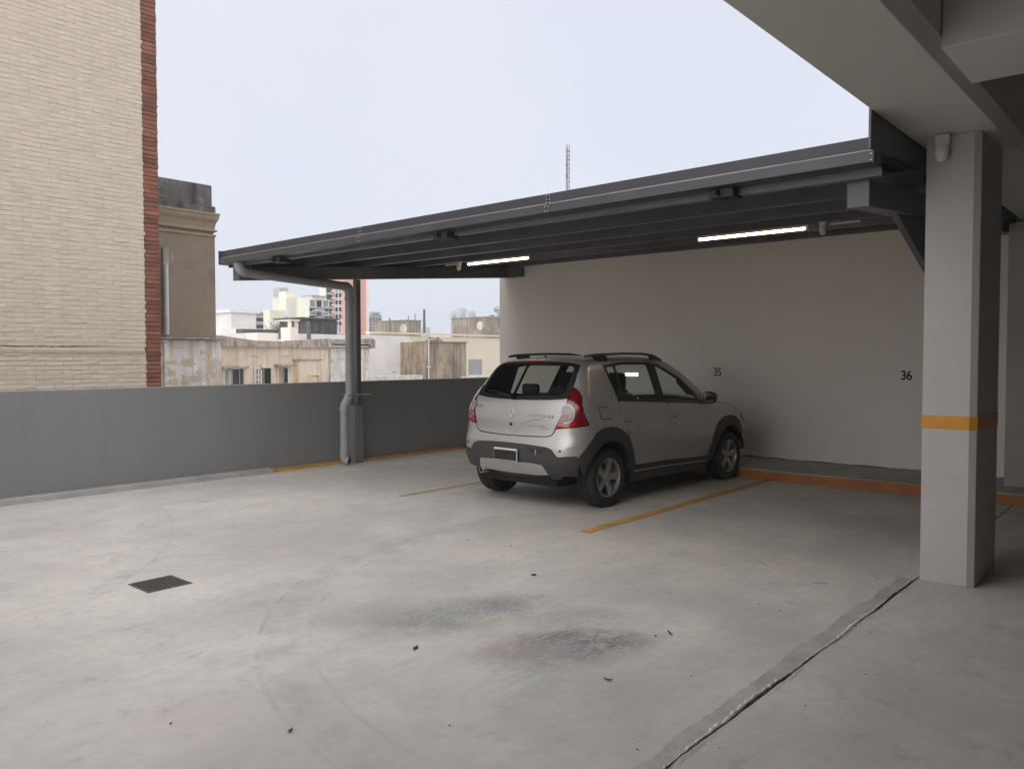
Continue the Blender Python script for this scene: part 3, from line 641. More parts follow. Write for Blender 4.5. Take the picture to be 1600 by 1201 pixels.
# --- outlines in wrap coordinates
ROOFZ = lambda x: float(np.interp(x, [.40, .6, .9, 1.3, 1.7, 2.0, 2.2, 2.45, 2.75, 2.9], [1.548, 1.552, 1.562, 1.57, 1.567, 1.55, 1.515, 1.40, 1.205, 1.115]))
# seam between body side and roof (side coordinates), from the rear roof corner to the windscreen base
seam_x = [.46, .6, .8, 1.1, 1.4, 1.7, 2.0, 2.2, 2.45, 2.6, 2.75, 2.88]
def seam_z(x):
    return ROOFZ(x) - .012
seam = [(sx(x, seam_z(x)), seam_z(x)) for x in seam_x]
belt = [(2.585, 1.012), (2.40, 1.020), (1.40, 1.083), (.865, 1.120)]
dlo = rnd([(1.56, 1.118), (1.53, 1.490), (1.88, 1.519), (2.43, 1.519), (2.58, 1.494), (2.93, 1.330), (3.12, 1.168), (3.27, 1.012)], .03)
# --- body side panels (right and left)
arch_r_out = [(.80, .545), (.845, .60), (.91, .690), (1.01, .800), (1.10, .835), (1.20, .846), (1.32, .852), (1.44, .842), (1.53, .812), (1.61, .765), (1.70, .653), (1.77, .537), (1.83, .40)]
arch_f_out = [(3.43, .34), (3.455, .44), (3.50, .54), (3.575, .706), (3.67, .785), (3.78, .822), (3.92, .838), (4.05, .828), (4.18, .805), (4.31, .765), (4.40, .70), (4.48, .615)]
def sidepanels(m):
    # rear quarter with C pillar
    lamp_o = [(.755, 1.262), (.805, 1.225), (.845, 1.172), (.842, 1.10), (.872, 1.0), (.915, .902)]
    q = [(.775, 1.30), (.79, 1.40), (.815, 1.485), (.80, 1.53)] + [p for p in seam if p[0] > .85] 
    roofpart = [p for p in seam if .80 < p[0] <= 2.12]
    q = [(.715, 1.262), (.735, 1.36), (.76, 1.45), (.775, 1.505), (.80, 1.537)] + roofpart
    q += [(2.10, 1.524), (1.88, 1.523), (1.52, 1.494), (1.54, 1.30), (1.55, 1.114), (1.555, .98), (1.66, .84), (1.66, .72)]
    inner = list(reversed([p for p in arch_r_out if p[0] < 1.64]))
    q += [(1.640, .735)] + inner[0:] + [(.80, .56), (.80, .60), (.86, .86), (.925, .895)] + list(reversed(lamp_o))
    panel('rear_quarter_panel', [q], M['silver'], mirror=m)
    # upper frame of the doors and A pillar
    fr = [(2.10, 1.524), (2.43, 1.524), (2.60, 1.497), (2.95, 1.332), (3.14, 1.170), (3.30, 1.012), (3.42, 1.012)] + [p for p in reversed(seam) if p[0] > 2.0]
    panel('roof_side_frame', [fr], M['silver'], mirror=m, gap=.0008)
    bx = 2.50
    rd = [(1.555, 1.112), (2.10, 1.080), (bx, 1.058), (bx, .60), (bx, .395), (1.87, .398), (1.845, .42), (1.80, .54), (1.73, .655), (1.69, .715), (1.665, .80), (1.60, .90), (1.565, .98)]
    d1 = panel('rear_door', [rnd(rd, .03)], M['silver'], mirror=m)
    fd = [(bx, 1.057), (3.10, 1.021), (3.30, 1.008), (3.42, 1.006), (3.44, .90), (3.44, .60), (3.42, .42), (3.415, .358), (3.3, .36), (bx, .393)]
    d2 = panel('front_door', [rnd(fd, .03)], M['silver'], mirror=m)
    for d, hx in ((d1, 1.675), (d2, 2.615)):
        sg = -1 if m else 1
        hp = panel('handle', [rnd([(hx-.10, .925), (hx+.10, .917), (hx+.10, .886), (hx-.10, .894)], .014)], M['silver'], parent=d, off=.016, mirror=m, h=.03, thick=.012)
        panel('handle_recess', [rnd([(hx-.075, .930), (hx+.075, .924), (hx+.075, .878), (hx-.075, .884)], .02)], M['gap'], parent=d, off=.0015, mirror=m, h=.03, thick=.003)
    fen = [(3.42, 1.006), (3.60, 1.022), (3.80, 1.012), (4.02, .985), (4.20, .94), (4.36, .865), (4.42, .80), (4.44, .70)] + list(reversed([p for p in arch_f_out if p[0] < 4.44])) + [(3.44, .40), (3.44, .9)]
    panel('front_fender', [fen], M['silver'], mirror=m)
    # cladding: wheel arches and sill
    ri = sides(arc(HX, WZ, .395, 172, 8)); ro = arch_r_out
    panel('wheel_arch_trim', [ro[:-1] + [(1.79, .50), (1.83, .36)] + [(sx(HX + .40, .36), .36)] + list(reversed(ri))], M['clad'], off=.012, thick=.05, gap=0, mirror=m, h=.035, bulge=.006)
    fi = sides(arc(FX, WZ, .40, 176, 26)); fo = arch_f_out
    panel('wheel_arch_trim', [[(3.415, .30)] + fo + [(4.50, .52)] + list(reversed(fi)) + [(sx(FX - .40, .32), .31)]], M['clad'], off=.012, thick=.05, gap=0, mirror=m, h=.035, bulge=.006)
    panel('side_sill', [[(1.80, .392), (2.50, .388), (3.44, .352), (3.42, .21), (1.80, .215)]], M['clad'], off=.006, thick=.03, mirror=m, h=.05, bulge=.006)
    panel('sill_strip', [[(1.82, .345), (2.50, .340), (3.42, .312), (3.42, .298), (2.50, .326), (1.82, .331)]], M['skid'], off=.0155, thick=.006, mirror=m, gap=0, h=.05)
    # glazing: black frame with three openings
    g1 = rnd([(1.585, 1.150), (1.565, 1.472), (1.715, 1.487), (1.655, 1.142)], .02); g2 = rnd([(1.690, 1.140), (1.745, 1.489), (1.90, 1.505), (2.365, 1.505), (2.30, 1.100)], .025)
    g3 = rnd([(2.445, 1.090), (2.52, 1.488), (2.60, 1.466), (2.90, 1.318), (3.085, 1.160), (3.19, 1.045), (3.10, 1.048)], .025)
    fr = panel('window_frame', [dlo, g1, g2, g3], M['trim'], off=-.002, mirror=m, gap=0, h=.035)
    for nm, g_ in (('quarter_glass', g1), ('rear_door_glass', g2), ('front_door_glass', g3)):
        panel(nm, [g_], M['glass'], parent=fr, off=-.006, thick=0, gap=-.004, mirror=m, h=.05)
both(sidepanels)
panel('fuel_flap', [rnd([(1.075, 1.062), (1.30, 1.052), (1.335, .935), (1.10, .945)], .03)], M['silver'], off=.002, thick=.004, gap=0, h=.04, rimmat=M['gap'])
panel('fuel_flap_seam', [rnd([(1.067, 1.070), (1.308, 1.060), (1.345, .927), (1.092, .937)], .035)], M['gap'], off=.0006, thick=.001, gap=0, h=.04)
# --- tail lamps
lamp = [(.70, 1.240), (.728, 1.262), (.755, 1.262), (.805, 1.225), (.845, 1.172), (.842, 1.10), (.872, 1.0), (.915, .902), (.885, .884), (.74, .868), (.60, .853), (.572, .850), (.60, .915), (.648, 1.01), (.68, 1.13)]
def lamps(m):
    l = panel('tail_lamp', [lamp], M['red'], off=.004, mirror=m, h=.03, bulge=.006, rimmat=M['trim'])
    c = [(.638, .985)] + [(.690 + .10*math.cos(a)*.80, 1.000 + .092*math.sin(a)) for a in np.linspace(2.35, -2.0, 18)] + [(.607, .915)]
    panel('clear_lens', [c], M['clear'], parent=l, off=.0125, mirror=m, h=.02, bulge=.002, thick=.003, gap=0)
    ring = [(.690 + .104*math.cos(a)*.80, 1.000 + .097*math.sin(a)) for a in np.linspace(2.2, -1.9, 26)] + [(.690 + .092*math.cos(a)*.80, 1.000 + .085*math.sin(a)) for a in np.linspace(-1.9, 2.2, 26)]
    panel('lens_rim', [ring], M['skid'], parent=l, off=.0150, mirror=m, h=.015, thick=.002, gap=0)
    c2 = [(.618, .945)] + [(.690 + .082*math.cos(a)*.80, .995 + .080*math.sin(a)) for a in np.linspace(-.45, -1.95, 10)] + [(.618, .925)]
    panel('smoky_lens', [c2], M['clear2'], parent=l, off=.0155, mirror=m, h=.02, thick=.002, gap=0)
    panel('red_strip', [rnd([(.632, .988), (.715, .990), (.720, .970), (.700, .958), (.625, .958)], .008)], M['red2'], parent=l, off=.016, mirror=m, h=.02, thick=.002, gap=0)
    panel('lower_strip', [[(.600, .905), (.66, .905), (.74, .925), (.765, .945), (.80, .885), (.74, .875), (.60, .860), (.585, .862)]], M['red2'], parent=l, off=.0115, mirror=m, h=.03, thick=.002, gap=0)
both(lamps)
# --- tailgate, rear glass
half = [(0, 1.130), (.25, 1.132), (.45, 1.139), (.60, 1.150), (.672, 1.160), (.677, 1.13), (.645, 1.01), (.597, .915), (.568, .850), (.555, .81), (.52, .775), (.47, .763), (.30, .757), (0, .752)]
full = half + [(-s, z) for s, z in reversed(half[1:-1])]
tg = panel('tailgate', [full], M['silver'], h=.05, gap=.003)
gl = [(0, 1.540), (.30, 1.534), (.55, 1.521), (.70, 1.508), (.762, 1.495), (.752, 1.45), (.725, 1.36), (.702, 1.26), (.690, 1.195), (.665, 1.162), (.60, 1.153), (.45, 1.142), (.25, 1.135), (0, 1.133)]
glf = gl + [(-s, z) for s, z in reversed(gl[1:-1])]
hole = rnd([(-.60, 1.497), (.60, 1.497), (.66, 1.480), (.635, 1.36), (.615, 1.215), (.58, 1.185), (.0, 1.172), (-.58, 1.185), (-.615, 1.215), (-.635, 1.36), (-.66, 1.480)], .03)
rf = panel('rear_window_frame', [glf, hole], M['trim'], off=-.001, h=.04, gap=.002)
panel('rear_glass', [hole], M['glass_r'], parent=rf, off=-.002, thick=0, gap=-.004, h=.06)
panel('brake_lamp', [rnd([(-.16, 1.527), (.16, 1.527), (.16, 1.510), (-.16, 1.510)], .006)], M['red'], parent=rf, off=.004, thick=.004, h=.05, gap=0)
def onw(s, z, off=0.):
    P = wrap(np.array([s]), np.array([z])); n = carN(P)[0]; return Vector(P[0] + n*off), Vector(n)
# wiper
p0, n0 = onw(-.02, 1.145, .012)
b = MB(); b.lathe([(0, .02), (.022, .018), (.026, 0), (.026, -.02)], 14, 'X', tuple(p0)); pts = [tuple(onw(s, z, .022)[0]) for s, z in ((-.02, 1.145), (-.15, 1.16), (-.30, 1.178))]
b.tube(pts, [.012, .009, .006], 8); b.tube([tuple(onw(s, z, .012)[0]) for s, z in ((-.08, 1.160), (-.30, 1.190), (-.50, 1.205))], .006, 6)
b.build('rear_wiper', M['trim'], rf, smooth=True)
# tailgate badges and decals
b = MB(); r0, r1 = [], []
for k in range(4):                                    # open diamond badge
    a = k*PI/2; r0.append((.036*math.cos(a), .062*math.sin(a))); r1.append((.018*math.cos(a), .036*math.sin(a)))
c0, nn = onw(.0, .985, 0)
fwd = []
for h_ in (0, .010):
    for L in (r0, r1): fwd += [tuple(onw(-s, .985 + z, .001 + h_)[0]) for s, z in L]
fs = []
for k in range(4):
    j = (k+1) % 4; fs += [(8+k, 8+j, 12+j, 12+k), (k, j, 8+j, 8+k), (12+k, 12+j, 4+j, 4+k)]
b.add(fwd, fs); b.build('diamond_badge', M['chrome'], tg, fix=True)
p0, n0 = onw(.0, .868, .004); MB().lathe([(0, -.006), (.016, -.005), (.019, .0), (.019, .008)], 18, 'X', tuple(p0)).build('lock', M['trim'], tg, smooth=True)
M['decal'] = pm('grey decal', (.20, .20, .20), .4, var=.1, bump=0); M['decal_lt'] = pm('pale decal', (.34, .33, .32), .4, var=.1, bump=0)
def decal(name, txt, s, z, size, m, wide=1., bold=0.):
    o = text_mesh(name, txt, size, m, .0004, bold)
    me = o.data; n = len(me.vertices); co = np.empty(n*3); me.vertices.foreach_get('co', co); co = co.reshape(-1, 3)
    P = wrap(s + co[:, 0]*wide, z + co[:, 1]); N = carN(P); P = P + N*(.0012 + co[:, 2:3])
    me.vertices.foreach_set('co', P.ravel()); me.update(); o.parent = tg; return o
decal('lettering', 'SANDERO', -.43, .868, .040, M['decal_lt'], 1.15)
decal('lettering', 'STEPWAY', .365, .966, .050, M['decal_lt'], 1.25, .001)
decal('lettering', '1.6', .515, .966, .040, M['decal'], 1.2, .002); decal('lettering', '16V', .455, .842, .022, M['decal'], 2.2, .001)
sw = [(.13 + t*.30, .872 + .075*math.sqrt(t) + .0) for t in np.linspace(0, 1, 14)]
panel('decal_swoosh', [[(a - .008, z) for a, z in sw] + [(a + .012 - .010*i/13, z - .022 + .016*i/13) for i, (a, z) in reversed(list(enumerate(sw)))]], M['decal_lt'], parent=tg, off=.0012, thick=.0006, gap=0, h=.02)
for (a, c, z, w_, m_) in ((.30, .50, .925, .006, 'decal_lt'), (.22, .44, .885, .005, 'decal_lt'), (.23, .33, .862, .006, 'decal'), (.355, .46, .866, .010, 'decal')):
    panel('decal_stripe', [[(a, z), (c, z), (c, z - w_), (a, z - w_)]], M[m_], parent=tg, off=.0012, thick=.0006, gap=0, h=.05)
panel('badge_plate', [rnd([(-.615, 1.055), (-.50, 1.052), (-.50, 1.024), (-.60, 1.027)], .004), rnd([(-.605, 1.049), (-.507, 1.046), (-.507, 1.030), (-.594, 1.033)], .003)], M['trim'], parent=tg, off=.0012, thick=.0006, gap=0, h=.03)
# --- rear bumper: silver upper, dark lower, skid plate
up_ = [(0, .748), (.30, .752), (.47, .758), (.525, .770), (.562, .808), (.575, .846), (.60, .848), (.74, .863), (.885, .879), (.865, .80), (.82, .66), (.80, .575), (.70, .570), (.625, .560), (.605, .565), (.575, .605), (.55, .635), (.50, .652), (.47, .657), (.30, .668), (0, .676)]
rb = panel('rear_bumper', [up_ + [(-s, z) for s, z in reversed(up_[1:-1])]], M['silver'], h=.05)
lo = [(0, .673), (.30, .665), (.47, .654), (.50, .649), (.55, .632), (.575, .602), (.605, .562), (.625, .556), (.70, .566), (.80, .570), (.815, .50), (.80, .37), (.66, .368), (.50, .366), (.455, .480), (.30, .490), (0, .492)]
loF = lo + [(-s, z) for s, z in reversed(lo[1:-1])]
rec = rnd([(-.36, .640), (.30, .640), (.34, .60), (.34, .505), (-.38, .505), (-.40, .60)], .02)
cl = panel('bumper_cladding', [loF], M['clad'], parent=rb, off=.010, thick=.03, h=.045, bulge=.006, gap=.001)
sk = [(0, .489), (.30, .487), (.452, .477), (.495, .372), (.30, .360), (0, .355)]
panel('skid_plate', [sk + [(-s, z) for s, z in reversed(sk[1:-1])]], M['skid'], parent=rb, off=.016, thick=.03, h=.05, bulge=.006)
panel('lower_lip', [[(-.66, .366), (.66, .366), (.60, .30), (-.60, .30)]], M['clad'], parent=rb, off=-.02, thick=.02, h=.06)
for s_, z_ in ((.64, .625), (-.665, .63), (.25, .71), (-.25, .71)):
    p0, n0 = onw(s_, z_, .001)
    if abs(s_) < .5: continue
    o = MB().lathe([(0, .004), (.012, .003), (.014, 0), (.014, -.01)], 14, 'Z').build('parking_sensor', M['trim'], rb, smooth=True, fix=True); o.location = p0; o.rotation_euler = n0.to_track_quat('Z', 'Y').to_euler()
panel('reverse_notch', [rnd([(.30, .640), (.50, .625), (.44, .585), (.33, .590)], .02)], M['trim'], parent=rb, off=.0175, thick=.002, gap=0, h=.03)
o = MB().lathe([(0, .004), (.02, .003), (.024, 0), (.024, -.01)], 14, 'Z').build('fog_lamp', M['clear'], rb, smooth=True, fix=True)
p0, n0 = onw(.385, .600, .020); o.location = p0; o.rotation_euler = n0.to_track_quat('Z', 'Y').to_euler(); o.scale = (.5, 1.2, 1)
# number plate
p0, n0 = onw(.0, .553, .030)
pl = empty('number_plate', (0, 0, 0), None, None); pl.parent = CAR; del pl
bpy.data.objects.remove(bpy.data.objects['number_plate'])
b = MB(); b.box(-.012, 0, -.168, .168, -.066, .066); pl = b.build('number_plate', M['plate'], CAR, bevel=.004, loc=(p0.x, p0.y, .553))
b = MB(); b.box(-.0145, -.0121, -.161, .161, -.059, .046); b.build('plate_field', M['black'], pl)
# exhaust
MB().lathe([(.022, .02), (.027, -.055), (.032, -.055), (.032, .25), (.02, .25)], 20, 'X', (.05, .40, .345)).build('exhaust_pipe', M['chrome'], CAR, smooth=True)
# --- roof, windscreen, bonnet on the top chart
def top_edge(pts): return [(P[0], P[1]) for P in wrap(np.array([a for a, _ in pts]), np.array([b for _, b in pts]))]
sm = [p for p in seam]
rear_edge = [(s, z) for s, z in ((.80, 1.537), (.70, 1.536), (.55, 1.537), (.30, 1.545), (0, 1.551))]
R_ = top_edge(list(reversed([p for p in rear_edge])) + [p for p in sm if p[0] > .82 and p[0] <= sx(2.2, seam_z(2.2)) + .001])
R_ = R_ + [(2.22, -.5), (2.235, -.3), (2.24, 0)]
full_r = R_ + [(x, -y) for x, y in reversed(R_[1:-1])]
roof = panel('roof', [full_r], M['silver'], chart='t', h=.06, gap=.0005)
spo = [(s, z) for s, z in ((0, 1.549), (.30, 1.543), (.55, 1.535), (.70, 1.534), (.80, 1.535), (.775, 1.507), (.70, 1.512), (.55, 1.525), (.30, 1.538), (0, 1.544))]
panel('roof_edge', [spo + [(-s, z) for s, z in reversed(spo[1:-1])]], M['silver'], h=.03, gap=.0002)
W_ = [(2.245, 0), (2.24, -.3), (2.225, -.5)] + top_edge([p for p in sm if p[0] >= sx(2.2, seam_z(2.2)) - .001])
W_ = W_ + [(2.93, -.60), (2.98, -.3), (2.99, 0)]
panel('windscreen', [W_ + [(x, -y) for x, y in reversed(W_[1:-1])]], M['glass'], chart='t', h=.07, gap=.001, thick=0)
fe = top_edge([(3.42, 1.008), (3.60, 1.024), (3.80, 1.014), (4.02, .987), (4.20, .942), (4.36, .867)])
B_ = [(2.995, 0), (2.985, -.3), (2.935, -.60), (2.89, -.70)] + fe + [(3.93, -.5), (3.97, -.3), (3.985, 0)]
panel('bonnet', [B_ + [(x, -y) for x, y in reversed(B_[1:-1])]], M['silver'], chart='t', h=.06, gap=.003)
fb = [(4.44, .70), (4.44, .79), (4.40, .855), (4.60, .82), (4.80, .80), (5.0, .79), (5.45, .80), (5.45, .30), (5.0, .28), (4.6, .27), (4.46, .42), (4.50, .60)]
def fbump(m): panel('front_bumper', [fb], M['silver'], mirror=m, h=.06); panel('headlamp', [rnd([(4.42, .80), (4.43, .86), (4.62, .83), (4.85, .80), (4.83, .70), (4.60, .71)], .03)], M['clear'], off=.006, mirror=m, h=.04)
both(fbump)
panel('front_grille', [rnd([(5.02, .62), (5.44, .62), (5.44, .42), (5.02, .42)], .03)], M['clad'], off=.006, h=.05); panel('front_grille', [rnd([(5.02, .62), (5.44, .62), (5.44, .42), (5.02, .42)], .03)], M['clad'], off=.006, h=.05, mirror=True)
# --- roof rails
def rail(m):
    sg = 1 if m else -1
    xs = np.linspace(.62, 2.12, 34); ys = sg*np.interp(xs, [.6, 1.0, 1.6, 2.12], [.555, .565, .560, .535]); zt = topc(xs, ys)[:, 2]
    arch = np.interp(xs, [.62, .75, .95, 1.3, 1.7, 1.95, 2.12], [.050, .057, .060, .060, .055, .035, .004])
    b = MB(); vs = []; hw, hh = .019, .013
    for x, y, z in zip(xs, ys, zt + arch):
        for a, c in ((-hw, -.3*hh), (-hw*.6, hh), (hw*.6, hh), (hw, -.3*hh), (hw*.6, -hh), (-hw*.6, -hh)): vs.append((x, y + a, z + c))
    n = len(xs); fs = [(i*6 + k, i*6 + (k+1) % 6, (i+1)*6 + (k+1) % 6, (i+1)*6 + k) for i in range(n-1) for k in range(6)] + [tuple(range(6))[::-1], tuple((n-1)*6 + k for k in range(6))]
    b.add(vs, fs); r = b.build('roof_rail', M['clad'], CAR, smooth=True, fix=True, angle=50)
    for xa, xb, ra, rb_ in ((.80, 1.0, .735, .95), (1.90, 2.10, 1.86, 2.10)):
        f = MB(); y = float(np.interp((xa+xb)/2, xs, ys)); za, zb = [float(topc([q], [y])[0][2]) for q in (xa, xb)]
        la, lb = [float(np.interp(q, xs, zt + arch)) for q in (ra, rb_)]
        f.hexa([(xa, y-.022, za-.01), (xb, y-.022, zb-.01), (xb, y+.022, zb-.01), (xa, y+.022, za-.01), (ra, y-.017, la-.004), (rb_, y-.017, lb-.004), (rb_, y+.017, lb-.004), (ra, y+.017, la-.004)])
        f.build('rail_foot', M['trim'], r, bevel=.005)
both(rail)
P = topc([.62], [0.0])[0]; MB().tube([(P[0], P[1], P[2]-.005), (P[0]-.005, P[1], P[2]+.018), (P[0]-.02, P[1], P[2]+.022)], [.016, .012, .006], 10).build('antenna_base', M['trim'], roof, smooth=True)
# --- mirrors
def mirr(m):
    sg = 1 if m else -1; x0, y0, z0 = 2.57, sg*.925, 1.085
    b = MB(); prof = [(.0, 0), (.04, .03), (.075, .085), (.085, .10), (.078, .118), (.07, .12)]
    vs = []; n = 20; ring = [(.000, .088, .072), (.03, .094, .078), (.09, .080, .066), (.13, .045, .036), (.145, .012, .010)]
    for dx, ry, rz in ring:
        for k in range(n):
            a = 2*PI*k/n; c, s_ = math.cos(a), math.sin(a); vs.append((x0 + dx, y0 + ry*abs(c)**.7*(1 if c > 0 else -1), z0 + rz*abs(s_)**.7*(1 if s_ > 0 else -1)))
    fs = [(i*n + k, i*n + (k+1) % n, (i+1)*n + (k+1) % n, (i+1)*n + k) for i in range(len(ring)-1) for k in range(n)] + [tuple((len(ring)-1)*n + k for k in range(n)), tuple(range(n))]
    b.add(vs, fs); b.tube([(x0 + .06, sg*.80, z0 - .055), (x0 + .06, sg*.88, z0 - .03)], [.035, .03], 10)
    o = b.build('wing_mirror', M['trim'], CAR, smooth=True, fix=True)
    g = MB(); g.add([(x0 - .003, y0 + .078*abs(math.cos(a))**.7*(1 if math.cos(a) > 0 else -1), z0 + .062*abs(math.sin(a))**.7*(1 if math.sin(a) > 0 else -1)) for a in np.linspace(0, 2*PI, 25)[:-1]], [tuple(range(24))])
    gm = g.build('mirror_glass', M['mirror'], o, fix=True)
both(mirr)
# --- wheels
def make_wheel():
    W_ = .10                                            # half width; outer face towards -y
    b = MB().lathe([(.06, -.02), (.145, -.02), (.145, .01), (.06, .01)], 28).lathe([(0, -.03), (.05, -.028), (.055, .09), (0, .09)], 20)
    w = b.build('wheel', M['brake'], CAR, smooth=True, fix=True)
    prof = [(.202, .092), (.225, .105), (.265, .108), (.292, .100), (.306, .085), (.312, .066)]
    for g_ in (.045, .016, -.016, -.045): prof += [(.312, g_+.006), (.303, g_+.004), (.303, g_-.004), (.312, g_-.006)]
    prof += [(.312, -.066), (.306, -.085), (.298, -.097), (.294, -.095), (.290, -.1015), (.268, -.109), (.240, -.107), (.222, -.103), (.206, -.094), (.200, -.085)]
    MB().lathe(prof, 64).build('tyre', M['rubber'], w, smooth=True, angle=28, fix=False).data.flip_normals()
    r = MB().lathe([(.198, .095), (.206, -.080), (.206, -.098), (.200, -.101), (.192, -.096), (.186, -.075), (.180, .09)], 48)
    # five broad spokes
    for k in range(5):
        a = 2*PI*k/5 + PI/2; c, s_ = math.cos(a), math.sin(a)
        st = [(.030, .040, -.070, -.02), (.075, .036, -.080, -.03), (.13, .036, -.088, -.045), (.165, .040, -.090, -.05), (.192, .052, -.086, -.05)]
        vs = []
        for rad, hw, yf, yb in st:
            for t, y in ((-hw, yb), (-hw, yf + .012), (-hw*.55, yf), (hw*.55, yf), (hw, yf + .012), (hw, yb)): vs.append((rad*c - t*s_, y, rad*s_ + t*c))
        r.add(vs, [(i*6 + j, i*6 + (j+1) % 6, (i+1)*6 + (j+1) % 6, (i+1)*6 + j) for i in range(4) for j in range(6)] + [tuple(range(6)), tuple(24 + j for j in range(6))])
    r.lathe([(0, -.082), (.024, -.081), (.03, -.074), (.045, -.072), (.05, -.05)], 20)
    r.build('rim', M['alloy'], w, smooth=True, fix=True, angle=30)
    return w
w0 = make_wheel(); first = True
for x in (HX, FX):
    for sg in (-1, 1):
        if first: w = w0; first = False
        else:
            w = share(w0, CAR)
            for ch in list(w0.children): share(ch, w)
        w.location = (x, sg*.745, WZ - .001); w.rotation_euler = (0, random.random()*1.2 + .1, 0 if sg < 0 else PI)
        if x == HX and sg < 0: w.rotation_euler = (0, .28, 0)
# --- wheel wells, underbody, cabin
for x in (HX, FX):
    for sg in (-1, 1):
        A_ = arc(x, WZ, .41, 172, 8, 20); vs = [(px, sg*y, pz_) for y in (.50, .845) for px, pz_ in A_]; n = len(A_)
        MB().add(vs, [(i, i+1, n+i+1, n+i) for i in range(n-1)] + [tuple(range(n))]).build('wheel_well', M['gap'], CAR)
b = MB(); b.box(.22, 3.85, -.50, .50, .22, .40).box(1.08, 2.85, -.80, .80, .22, .42).box(.12, .9, -.48, .48, .30, .62); b.box(2.85, 3.7, -.5, .5, .3, .8)  # low rear box added to block light and deepen the shadow under the car
b.tube([(.3, .40, .28), (1.2, .38, .24)], .035, 10).tube([(HX, -.6, .30), (HX, .6, .30)], .05, 10); b.build('underbody', M['gap'], CAR)
b = MB(); b.box(.28, .86, -.62, .62, .62, 1.02); b.box(2.55, 2.95, -.70, .70, .6, 1.0)
b.build('cabin_lining', M['fabric'], CAR)
def seat(name, x, y, wdt, lean=.18, base=.55):
    b = MB(); b.box(x, x + .48, y - wdt/2, y + wdt/2, base, base + .14)
    b.hexa([(x - .08, y - wdt/2, base), (x + .05, y - wdt/2, base), (x + .05, y + wdt/2, base), (x - .08, y + wdt/2, base), (x - .08 - lean, y - wdt*.42, base + .62), (x + .0 - lean, y - wdt*.42, base + .62), (x + .0 - lean, y + wdt*.42, base + .62), (x - .08 - lean, y + wdt*.42, base + .62)])
    return b.build(name, M['fabric'], CAR, bevel=.05)
for y in (-.36, .36):
    s_ = seat('front_seat', 1.70, y, .50)
    MB().box(1.40, 1.50, y - .13, y + .13, 1.19, 1.40).build('headrest', M['fabric'], s_, bevel=.05)
s_ = seat('rear_seat', 1.02, 0, 1.25, .12, .55)
for y in (-.42, 0, .42): MB().box(.80, .88, y - .12, y + .12, 1.14, 1.27 if y else 1.24).build('headrest', M['fabric'], s_, bevel=.03)
MB().box(2.50, 2.96, -.70, .70, .70, 1.03).build('dashboard', M['fabric'], CAR, bevel=.06)
b = MB(); b.tube([(2.33 + .06*math.sin(a), .36 + .18*math.cos(a), .98 + .17*math.sin(a)) for a in np.linspace(0, 2*PI, 25)], .014, 8); b.tube([(2.34, .36, .98), (2.55, .36, .90)], .03, 8); b.build('steering_wheel', M['trim'], CAR, smooth=True)
o = MB().box(-.012, .012, -.10, .10, -.032, .032).build('cabin_mirror', M['trim'], CAR, bevel=.01, loc=(2.30, 0, 1.36)); o.rotation_euler = (0, 0, .30)
MB().box(-.0135, -.0125, -.09, .09, -.025, .025).build('mirror_glass', M['mirror'], o)
# ---------------------------------------------------------------- neighbouring houses and the town beyond
GZ = -7.0
M['terrain'] = pm('dusty ground', (.32, .30, .275), .9, var=.15, sc=.05, world=True, bump=0)
tag(MB().box(-60, 900, 10.2, 1100, GZ - .5, GZ).build('ground', M['terrain']), kind='structure')
tag(MB().box(-60, 900, -60, 10.2, GZ - .5, GZ).build('ground', M['terrain']), kind='structure')
tag(MB().box(6.4, 60, 11, 23.4, -.6, -.4).build('bounce_slab', pm('pale bounce slab', (.55, .52, .48), .9, var=.1, sc=.6, world=True)), kind='structure')  # unseen pale slab added to bounce light up onto the house fronts
# --- tall painted brick house: every brick its own piece
def brickmat(name, c, var, dirt, rnd, bump):
    m = pm(name, c, .82, var=var, sc=5, bump=0, world=True, dirt=dirt, dsc=2.2, rnd=rnd)
    t = NT(m); b = m.node_tree.nodes['Principled BSDF']
    h = t.math('ADD', t.noise(t.pos((9, 9, 60), obj=False), 1.0, 5, .65), t.math('MULTIPLY', t.noise(t.pos(obj=False), 70, 3, .6), .4))
    t.l.new(t.bump(h, bump, .006), b.inputs['Normal']); return m
M['cream_brick'] = brickmat('cream painted brick', (.67, .575, .46), .05, (.60, .52, .43), .015, .55)
M['red_brick'] = brickmat('bare red brick', (.25, .098, .062), .2, (.16, .07, .05), .22, .6)
M['cream_mortar'] = brickmat('cream painted mortar', (.63, .55, .455), .07, (.54, .47, .385), 0, .8)
M['red_mortar'] = brickmat('dark mortar', (.15, .075, .06), .15, (.10, .06, .05), 0, .6)
BY = 12.8; BX = 6.105; CH = .0682; LED = 1.735           # wall face, right corner, course height, ledge height
bh = empty('brick_house', (BX, BY, GZ), 'tall cream painted brick house with a bare red brick corner', 'house')
def hl(mb): mb.v = [(x - BX, y - BY, z - GZ) for x, y, z in mb.v]; return mb
hl(MB().box(-14, BX - .262, BY + .0055, BY + 11, GZ, 13)).build('wall', M['cream_mortar'], bh)
hl(MB().box(BX - .24, BX - .006, BY + .009, BY + 10.9, GZ, 13)).build('corner_wall', M['red_mortar'], bh)
n = 120; lx = np.linspace(1.0, BX - .262, n); b = MB()   # rough ledge with the crack above it
lt = LED - .012 + np.cumsum(RNG.normal(0, .0016, n)); lt = LED - .012 + (lt - lt.mean())*.8; ly = BY - .022 + RNG.normal(0, .0025, n)
